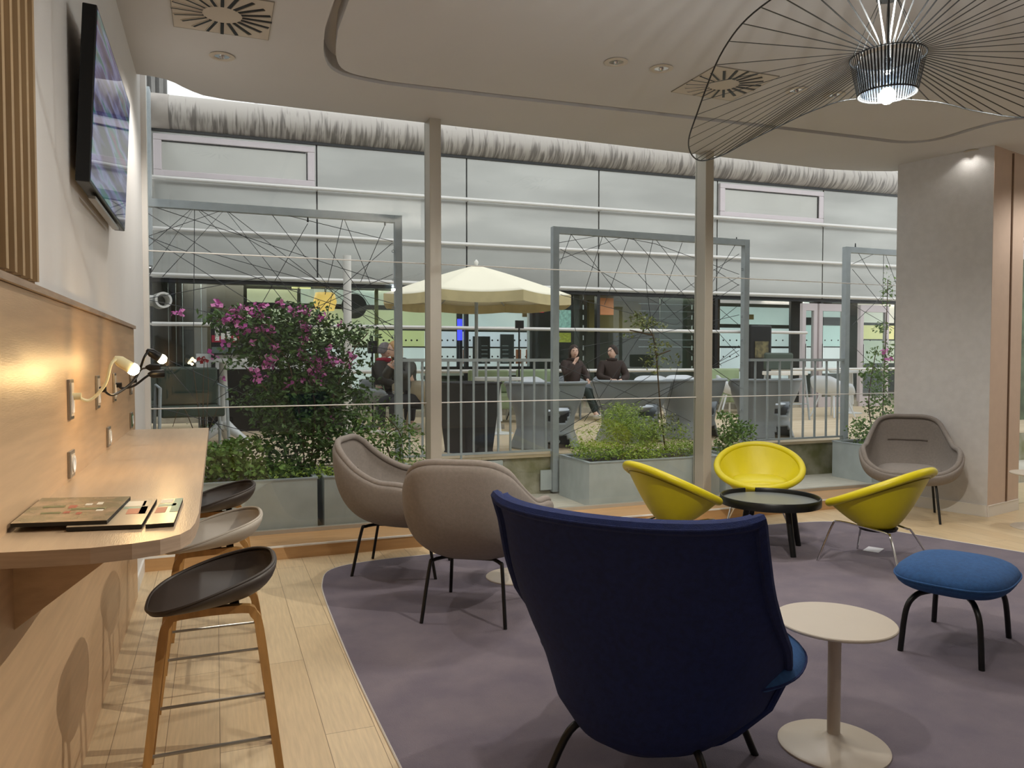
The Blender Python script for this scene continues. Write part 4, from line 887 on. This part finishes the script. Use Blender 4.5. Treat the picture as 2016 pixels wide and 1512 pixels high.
MB().box((-.3, -.3, 0), (.3, .3, .06)).build('base', m_concrete, t)
for k in range(8):
    a = ang0 + k * PI / 4; MB().tube([(0, 0, za - .06), (R_ * .97 * math.cos(a), R_ * .97 * math.sin(a), ze - .03)], .009, 6).build('rib', m_galv, t)
# white column
pw = onY(684, 600, 9.2); t = thing('white_post', (pw.x, 9.2, ZD), 0, 'thick round white post standing on the deck behind the bougainvillea', 'post')
MB().tube([(0, 0, 0), (0, 0, onY(684, 503, 9.2).z - ZD)], .048, 20).build('shaft', m_white, t, 1); MB().box((-.12, -.12, 0), (.12, .12, .015)).build('foot_plate', m_galv, t)
# high white tables
def high_table(x, y, h, r, label, splay=True):
    t = thing('high_table', (x, y, ZD), 0, label, 'table', 'white tables on the deck')
    MB().lathe([(0, h - .04), (r - .01, h - .04), (r, h - .02), (r, h), (0, h)], 32).build('tabletop', m_whiteplastic, t, 1)
    MB().tube([(0, 0, .16), (0, 0, h - .04)], [.06, .04], 16).build('column', m_whiteplastic, t, 1)
    if h < .8: MB().lathe([(.2, 0), (.2, .012), (.05, .03), (.04, .18)], 28).build('base', m_whiteplastic, t, 1)
    for k in range(3 if h > .8 else 0):
        a = math.radians(-35 + 120 * k); MB().tube([(0, 0, .24), (.12 * math.cos(a), .12 * math.sin(a), .14), (.34 * math.cos(a), .34 * math.sin(a), .0)], [.055, .05, .03], 12).build('foot', m_whiteplastic, t, 1)
    return t
q = onY(440, 800, 9.2); high_table(q.x, 9.2, onY(440, 706, 9.2).z - ZD, .36, 'high white pedestal table with splayed feet left of the bougainvillea')
q = onY(1700, 800, 10); high_table(q.x, 10.3, .75, .35, 'white pedestal table in front of the glass doors')
q = onY(985, 800, 9); high_table(q.x, 9.1, .72, .32, 'white pedestal table between the black planter and the grey tub chair')
# counter with sign behind the bougainvillea
t = thing('service_counter', (deck(500, 836).x, 10.6, ZD), 0, 'white and black service counter behind the bougainvillea', 'counter')
MB().box((-.7, 0, 0), (1.1, .5, .82)).build('front', m_black, t); MB().box((-.74, -.03, .82), (1.14, .53, 1.02)).build('top', m_whiteplastic, t)
t = thing('advert_board', (onY(415, 650, 10.55).x, 10.5, ZD), 0, 'black advert board with white travel text and red picture behind the bougainvillea', 'advert board')
MB().box((0, 0, 0), (.05, .04, 1.6)).build('post', m_dark, t)
zb = onY(415, 640, 10.5).z - ZD
w_ = .92
MB().box((0.0, -.03, zb - .38), (w_, -.002, zb + .03)).build('board', m_black, t)
MB().box((0.01, -.034, zb - .22), (.34, -.0305, zb - .13)).build('red_picture', mat('ad_red', '#a81838', .5), t)
for k, (dx, ww, hh) in enumerate(((.05, .05, .15), (.12, .05, .1), (.19, .05, .12), (.27, .04, .09))): MB().box((dx, -.037, zb - .2), (dx + ww, -.0345, zb - .2 + hh)).build('white_picture', m_white, t)
MB().box((0.01, -.034, zb - .36), (.28, -.0305, zb - .28)).build('lower_strip', mat('ad_strip', '#5f6f6c', .5), t)
def text3(body, size, loc, m, parent, rz=0, name='lettering'):
    cu = bpy.data.curves.new('t', 'FONT'); cu.body = body; cu.size = size; cu.extrude = .001
    o = bpy.data.objects.new('t', cu); COL.objects.link(o); bpy.context.view_layer.update()
    me = bpy.data.meshes.new_from_object(o.evaluated_get(bpy.context.evaluated_depsgraph_get())); bpy.data.objects.remove(o)
    me.materials.clear(); me.materials.append(m); o = bpy.data.objects.new(name, me); COL.objects.link(o); o.parent = parent; o.location = loc; o.rotation_euler = (PI / 2, 0, rz); return o
text3('To Travel / Nachtzugreisen', .062, (.03, -.033, zb - .045), m_white, t)
# tapered black planter
c = deck(930, 893); t = thing('tall_planter', (c.x, 7.38, ZD), math.radians(20), 'tall tapered dark planter standing behind the railing', 'planter')
def sq(a, z, k=4): return [(a * math.cos(PI / 4 + i * PI / 2) * 1.414, a * math.sin(PI / 4 + i * PI / 2) * 1.414, z) for i in range(4)]
m = MB(); rings = [sq(.185, 0), sq(.175, .02), sq(.20, .3), sq(.235, .695), sq(.245, .70), sq(.245, .72), sq(.215, .72), sq(.2, .60)]
m.add([p for r_ in rings for p in r_], [(i * 4 + j, i * 4 + (j + 1) % 4, (i + 1) * 4 + (j + 1) % 4, (i + 1) * 4 + j) for i in range(7) for j in range(4)] + [(3, 2, 1, 0), (28, 29, 30, 31)]); m.build('body', mat('anthracite', '#3a3a3c', .6, var=.08), t, bevel=.006)
MB().box((-.17, -.17, .62), (.17, .17, .64)).build('soil', m_soil, t)
# grey moulded outdoor chairs
m_grc = mat('grey_moulded', '#9ba2a8', .5, var=.03); m_whc = mat('white_moulded', '#dfe4ea', .45, var=.02); m_bei = mat('beige_moulded', '#b3a78f', .6); m_grn = mat('green_seat', '#9fb08a', .7); m_dgr = mat('dark_green_seat', '#3c4a40', .6)
def moulded(m_, label, loc, rz, wtop=.43, htop=.76, group='grey moulded tub chairs behind the railing', hole=True):
    t = thing('outdoor_chair', loc, rz, label, 'outdoor chair', group)
    def g(u, v):                         # closed hourglass skirt, open at the front above the seat
        a = (u - .5) * 2 * PI; z = v * htop; w = interp([(0, .36, .33), (.3, .29, .27), (.5, .30, .28), (.8, .385, .33), (1, .41, .35)], v)
        return (w[0] * wtop / .43 * math.sin(a), w[1] * math.cos(a) + .02 + .05 * v, z - max(0, (abs(u - .5) - .22) / .28) ** 2 * .34 * v)
    def sk(u, v):
        if not hole: return False
        d = abs(u - .45) / .07
        return (d * d + ((v - .50) / .13) ** 2 < 1) or (abs(u - .45) < .07 * (1 - v * 1.6) and v < .22)
    MB().grid(g, 72, 34, cu=True, skip=sk).build('shell', m_, t, 2, solid=.02)
    pts_ = [Vector(g(i / 72, 1)) for i in range(72)]
    MB().tube(pts_, .018, 8, closed=True).build('rim', m_, t, 1)
    MB().lathe([(.0, .36), (.22, .35), (.29, .40), (.28, .41), (.2, .38), (0, .375)], 32, (0, 0, 0), 1, .92).build('seat', m_whc, t, 1)
    return t
oc = [(1072, 889, 7.55, 168, 'grey moulded tub chair directly left of the middle trellis post, back towards the window'), (1238, 880, 7.75, 176, 'wide grey moulded tub chair behind the feathery bush, back towards the window'), (1355, 880, 7.9, 190, 'grey moulded tub chair seen past the left edge of the second window post'), (1500, 866, 7.6, 172, 'grey moulded tub chair behind the right railing, back towards the window')]
for px, py, y, a, lb in oc:
    x = onY(px, 800, y).x; moulded(m_grc, lb, (x, y, ZD), math.radians(a), .46 if px != 1238 else .5, .70)
def simple_chair(m_, label, loc, rz, group, w=.27, hb=.80, arms=True):
    t = thing('outdoor_chair', loc, rz, label, 'outdoor chair', group)
    tab = [(0, 0, .27, hb), (1, .6 * w, .265, hb - .005), (2, .95 * w, .22, hb - .06), (3, w * 1.04, .08, .66 if arms else .5), (4, w * 1.04, -.1, .64 if arms else .47), (5, w * .9, -.22, .47), (6, w * .5, -.26, .44), (7, 0, -.265, .435)]
    m, f = bowl(tab, (0, -.02, .42), 2.2, 2.0, 40, 8); m.build('shell', m_, t, 2, solid=.014, off=1)
    for sx in (-1, 1):
        for sy in (-1, 1): MB().tube([(sx * .14, sy * .14, .415), (sx * .24, sy * .24, 0)], [.016, .012], 8).build('leg', m_, t, 1)
    t.scale = (1, 1, .85); return t
G_ = 'light shell chairs on the deck'
sit = []
for px, y, a, mm, lb in ((822, 9.6, 150, m_bei, 'beige shell chair under the blonde person leaning on the table'), (1142, 11.0, 20, m_grc, 'grey shell chair under the dark haired person in brown jacket'), (1205, 11.0, -15, m_grc, 'grey shell chair under the man with clasped hands'), (1285, 10.6, -25, m_whc, 'pale blue grey shell chair to the right of the seated man'), (1350, 10.8, -10, m_whc, 'white shell chair left of the second window post beyond the bush'), (1640, 9.8, 95, m_whc, 'white shell chair behind the right railing near the glass doors'), (1072, 10.6, 30, m_whc, 'white shell chair just left of the middle trellis post by the bar'), (1445, 10.6, 60, m_whc, 'white shell chair behind the right edge of the middle trellis'), (755, 10.3, 58, m_grc, 'grey shell chair under the grey haired person')):
    x = onY(px, 760, y).x; simple_chair(mm, lb, (x, y, ZD), math.radians(a), G_)
for px, y, lb in ((975, 10.9, 'pale green upholstered low chair left under the bar'), (1068, 11.3, 'pale green upholstered low chair near the bar end'), (1445, 11.2, 'pale green upholstered chair beside the dark kiosk')):
    x = onY(px, 760, y).x; t = thing('garden_chair', (x, y, ZD), math.radians(180), lb, 'outdoor chair', 'pale green low chairs'); MB().box((-.33, -.3, .2), (.33, .3, .42)).build('seat', m_grn, t, bevel=.03); MB().box((-.33, -.36, .42), (.33, -.26, .78)).build('backrest', m_grn, t, bevel=.03)
    for sx in (-.28, .28):
        for sy in (-.25, .25): MB().tube([(sx, sy, 0), (sx, sy, .2)], .015, 8).build('leg', m_white, t)
x = onY(1545, 760, 9.6).x; t = thing('bar_chair', (x, 9.6, ZD), 0, 'dark green upholstered bar chair with white frame behind the right railing', 'bar chair')
MB().box((-.28, .12, .78), (.28, .18, 1.05)).build('backrest', m_dgr, t, bevel=.03); MB().box((-.28, -.2, .70), (.28, .2, .76)).build('seat', m_white, t, bevel=.01)
for sx in (-1, 1):
    for sy in (-1, 1): MB().tube([(sx * .24, sy * .17, .7), (sx * .3, sy * .22, 0)], .016, 8).build('leg', m_galv, t)
for sy in (-1, 1): MB().tube([(-.28, sy * .2, .25), (.28, sy * .2, .25)], .012, 8).build('footrest', m_galv, t)
# glass backed frames at far left
for k, (px, y, lb) in enumerate(((375, 8.6, 'dark green outdoor armchair with pale tube frame left of the white pedestal table'), (340, 9.7, 'dark green outdoor armchair by the side wing'))):
    x = onY(px, 760, y).x; t = thing('frame_armchair', (x, y, ZD), math.radians(8), lb, 'outdoor armchair', 'dark green frame armchairs')
    MB().box((-.3, -.26, .36), (.3, .26, .46)).build('seat', m_dgr, t, bevel=.02); MB().box((-.3, .22, .46), (.3, .28, .86)).build('backrest', m_dgr, t, bevel=.02)
    for sx in (-1, 1): MB().tube([(sx * .33, -.3, 0), (sx * .31, -.28, .66), (sx * .31, .26, .68), (sx * .33, .32, 0)], .016, 8).build('arm_frame', m_galv, t)
    MB().tube([(-.31, .26, .68), (.31, .26, .68)], .014, 8).build('back_rail', m_galv, t)
# kiosk and screens on the deck
c = onY(1499, 700, 11.4); t = thing('kiosk', (c.x, 11.4, ZD), 0, 'dark kiosk with small picture behind the right railing', 'kiosk')
MB().box((-.24, 0, 0), (.24, .3, onY(1499, 640, 11.4).z - ZD)).build('body', m_dark, t, bevel=.03); zz = onY(1499, 672, 11.4).z - ZD
MB().box((-.15, -.012, zz - .3), (.15, -.001, zz)).build('picture', mat('kiosk_picture', '#7d7450', .5, var=.3, vs=12, c2='#3e3a2a'), t)
c = onY(1022, 700, 10.9); t = thing('screen_stand', (c.x, 10.9, ZD), 0, 'small dark screen on a thin tripod stand near the bar', 'screen stand')
zz = onY(1022, 640, 10.9).z - ZD; MB().box((-.06, -.02, zz - .05), (.07, .02, zz + .07)).build('screen', m_dark, t); MB().tube([(0, 0, .5), (0, 0, zz)], .014, 8).build('pole', m_dark, t)
for k in range(3): a = k * 2.09; MB().tube([(0, 0, .55), (.25 * math.cos(a), .25 * math.sin(a), 0)], .01, 6).build('leg', m_dark, t)
c = onY(709, 700, 10.4); t = thing('patio_heater', (c.x, 10.4, ZD), 0, 'grey patio heater on a pole right of the white post', 'patio heater')
zz = onY(735, 690, 10.4).z - ZD; c2_ = onY(733, 690, 10.4).x - c.x; MB().box((c2_ - .06, -.04, zz - .04), (c2_ + .06, .04, zz + .13)).build('lamp_box', m_dark, t); MB().tube([(c2_, 0, 0), (c2_, 0, zz + .2)], .013, 8).build('pole', m_dark, t); MB().lathe([(.2, 0), (.2, .03), (0, .05)], 24, (c2_, 0, 0)).build('foot', m_dark, t)

# ------------------------------------------------------------------ people
m_skin = mat('skin', '#e2bba8', .6, var=.03)
def skinmesh(name, m_, parent, chains, sub=2):
    me = bpy.data.meshes.new(name); vs = []; es = []; rs = []; ids = {}
    for ch in chains:
        prev = None
        for (p, r_) in ch:
            k = tuple(round(q, 4) for q in p)
            if k not in ids: ids[k] = len(vs); vs.append(p); rs.append(r_)
            if prev is not None and prev != ids[k]: es.append((prev, ids[k]))
            prev = ids[k]
    me.from_pydata(vs, es, []); me.materials.append(m_)
    o = bpy.data.objects.new(name, me); COL.objects.link(o); o.parent = parent
    bm = bmesh.new(); bm.from_mesh(me); sl = bm.verts.layers.skin.verify()
    for v, r_ in zip(bm.verts, rs): v[sl].radius = r_ if isinstance(r_, tuple) else (r_, r_)
    bm.verts.ensure_lookup_table(); bm.verts[0][sl].use_root = True; bm.to_mesh(me); bm.free()
    o.modifiers.new('skin', 'SKIN').use_smooth_shade = True
    q = o.modifiers.new('u', 'SUBSURF'); q.levels = q.render_levels = sub
    return o
def person(loc, rz, label, coat, trousers, hair, longhair=False, hands=((-.05, -.30, .66), (.05, -.30, .66)), elb=((-.27, -.06, .76), (.27, -.06, .76)), headturn=0, lean=0, shoe='#e6e2d8', knees=((-.12, -.42, .50), (.12, -.42, .50)), feet=((-.13, -.42, .09), (.13, -.40, .09)), scarf=None, sc_=.87):
    t = thing('person', loc, rz, label, 'person')
    L_ = lambda p: (p[0], p[1] - lean * max(0, p[2] - .5), p[2])
    pel, sp1, ch, nk = (0, .0, .52), L_((0, .03, .74)), L_((0, .03, .96)), L_((0, .01, 1.09))
    hd1, hd2 = L_((0, -.01, 1.14)), L_((0, -.02, 1.225))
    body = [[(pel, .13), (sp1, .12), (ch, .13), (nk, .052), (hd1, .048), (hd2, .055)]]
    for i, s_ in enumerate((-1, 1)):
        sh = L_((s_ * .17, .03, 1.0)); body.append([(ch, .13), (sh, .055), (elb[i], .042), (hands[i], .026)])
        body.append([(pel, .13), ((s_ * .10, 0, .50), .09), (knees[i], .058), (feet[i], .038), ((feet[i][0], feet[i][1] - .14, .035), .03)])
    skinmesh('body', m_skin, t, body)
    mc, mt = mat('coat_' + coat[1:], coat, .75, var=.12, vs=20, bump=.6, bs=14), mat('trousers_' + trousers[1:], trousers, .85, var=.06)
    b = [[((0, .02, .56), .155), (sp1, .15), (ch, .155), (L_((0, .02, 1.06)), .085)]]
    for i, s_ in enumerate((-1, 1)):
        sh = L_((s_ * .18, .03, 1.0)); e = Vector(elb[i]); h = Vector(hands[i]); b.append([(ch, .155), (sh, .09), (tuple(e), .078), (tuple(e.lerp(h, .85)), .05)])
    skinmesh('jacket', mc, t, b)
    MB().tube([(.082 * math.cos(q * PI / 7), L_((0, .02, 1.08))[1] + .075 * math.sin(q * PI / 7), 1.085) for q in range(14)], .028, 8, closed=True).build('collar', mc, t, 1)
    b = []
    for i, s_ in enumerate((-1, 1)):
        k = Vector(knees[i]); f = Vector(feet[i]); b.append([((0, .01, .50), .14), ((s_ * .10, -.02, .50), .105), (tuple(k), .075), (tuple(k.lerp(f, .97)), .052)])
    skinmesh('trousers', mt, t, b)
    ms = mat('shoe_' + shoe[1:], shoe, .6)
    for f in feet: pillow(.05, .125, .042, 2.5, (f[0], f[1] - .07, f[2] - .045)).build('shoe', ms, t, 1)
    hp = thing('head', hd2); hp.parent = t; hp.rotation_euler = (0, 0, headturn)
    def g(u, v):
        a = 2 * PI * u; ph = (v - .5) * PI; k = math.cos(ph) ** .8 if abs(ph) < PI / 2 - 1e-3 else .02; jaw = 1 - .22 * max(0, -math.sin(ph)) ** 2
        return (.078 * k * math.cos(a) * jaw, .098 * k * math.sin(a) * (jaw if math.sin(a) > 0 else 1) - .008, .108 * math.sin(ph))
    MB().grid(g, 28, 19, cu=True).build('face', m_skin, hp, 1)
    MB().add([(-.013, -.096, -.02), (.013, -.096, -.02), (0, -.123, -.022), (0, -.099, .022), (0, -.098, -.03)], [(0, 2, 3), (2, 1, 3), (0, 4, 2), (4, 1, 2), (0, 3, 1), (0, 1, 4)]).build('nose', m_skin, hp)
    MB().tube([(-.024, -.094, -.054), (0, -.104, -.054), (.024, -.094, -.054)], [.003, .006, .003], 6).build('mouth', mat('lips', '#a0564e', .5), hp, 1)
    for s_ in (-1, 1):
        MB().lathe([(0, -.009), (.009, 0), (0, .009)], 8, (s_ * .031, -.094, .008)).build('eye', m_black, hp); MB().tube([(s_ * .018, -.104, .026), (s_ * .046, -.092, .026)], .0035, 5).build('eyebrow', mat('hair_' + hair[1:], hair, .7, var=.15, vs=30, bump=.6, bs=90), hp)
        MB().lathe([(0, -.026), (.012, -.01), (.015, .012), (0, .028)], 8, (s_ * .078, 0, 0), .6, 1.2).build('ear', m_skin, hp)
    mh = mat('hair_' + hair[1:], hair, .7)
    def hg(u, v):
        a = 2 * PI * u; front = max(0, -math.sin(a)); lo = -.35 + 1.1 * front ** 1.2 if not longhair else -.95 + 1.65 * front ** .8
        ph = (lo + (PI / 2 - lo) * v) if lo > -1 else 0; k = max(.02, math.cos(ph)) if ph > 0 else 1 - .1 * ph * ph; n_ = 1 + .04 * math.sin(a * 9)
        return (.095 * k * math.cos(a) * n_, .115 * k * math.sin(a) * n_ + .006, .135 * (math.sin(ph) if ph > 0 else ph * (1.9 if longhair else 1)))
    MB().grid(hg, 40, 12, cu=True).build('hair', mh, hp, 2, solid=.012)
    for i, s_ in enumerate((-1, 1)):
        h = Vector(hands[i]); e = Vector(elb[i]); d = (h - e).normalized(); side = d.cross(Vector((0, 0, 1))).normalized(); m = MB()
        m.tube([h - d * .02, h + d * .03, h + d * .07], [.024, .034, .028], 10, flat=.55)
        for k in range(4): o = side * (.028 - .018 * k); ln = (.045, .058, .054, .042)[k]; m.tube([h + d * .06 + o, h + d * (.06 + ln * .6) + o, h + d * (.06 + ln) + o - Vector((0, 0, .02))], [.0095, .0085, .006], 6)
        m.tube([h + d * .01 + side * .03 * -s_, h + d * .045 + side * .055 * -s_, h + d * .07 + side * .05 * -s_], [.012, .01, .007], 6); m.build('hand', m_skin, t, 1)
    t.scale = (sc_, sc_, sc_)
    if scarf: MB().tube([(.09 * math.cos(q * PI / 5), .09 * math.sin(q * PI / 5) + .01 - lean * .57, 1.08) for q in range(10)], .035, 8, closed=True).build('scarf', mat('scarf', scarf, .8), t, 1)
    return t
# face towards local -y; rz turns the figure
x = onY(1205, 760, 10.95).x
person((x, 10.95, ZD), math.radians(-12), 'seated man with short dark hair, brown jacket and clasped hands, looking left', '#33241f', '#20222a', '#2e1d15', hands=((-.055, -.29, .70), (.055, -.29, .69)), headturn=math.radians(-52), shoe='#2b1c14')
x = onY(1128, 760, 10.9).x
person((x, 10.9, ZD), math.radians(18), 'seated person with long dark hair, brown jacket and pale shoes, hand at chin', '#3a2a26', '#22302c', '#3a2a24', True, hands=((-.10, -.16, 1.05), (.08, -.30, .70)), elb=((-.27, -.10, .80), (.27, -.08, .78)), headturn=math.radians(-28), feet=((-.02, -.60, .12), (.16, -.42, .09)), knees=((-.08, -.44, .54), (.12, -.42, .50)))
x = onY(806, 760, 9.5).x
person((x, 9.5, ZD), math.radians(-62), 'blonde person in a dark grey coat leaning forward on folded arms', '#4c4b48', '#2b2b2e', '#c79a62', True, hands=((.02, -.32, 1.02), (.0, -.30, .98)), elb=((-.25, -.24, .84), (.22, -.24, .84)), headturn=math.radians(-15), lean=.35)
x = onY(757, 760, 10.3).x
person((x, 10.3, ZD), math.radians(58), 'grey haired person in a dark coat and red scarf behind the left trellis post', '#35322f', '#26262a', '#8d868a', headturn=math.radians(10), scarf='#a0203a')
# outside behind the right edge of the room
tag(MB().box((10.2, 8.2, 0), (14, 8.4, 3)).build('garden_wall', mat('garden_green', '#5d6b52', .9, var=.3, vs=5)), 'green garden wall beyond the far right window', 'wall')
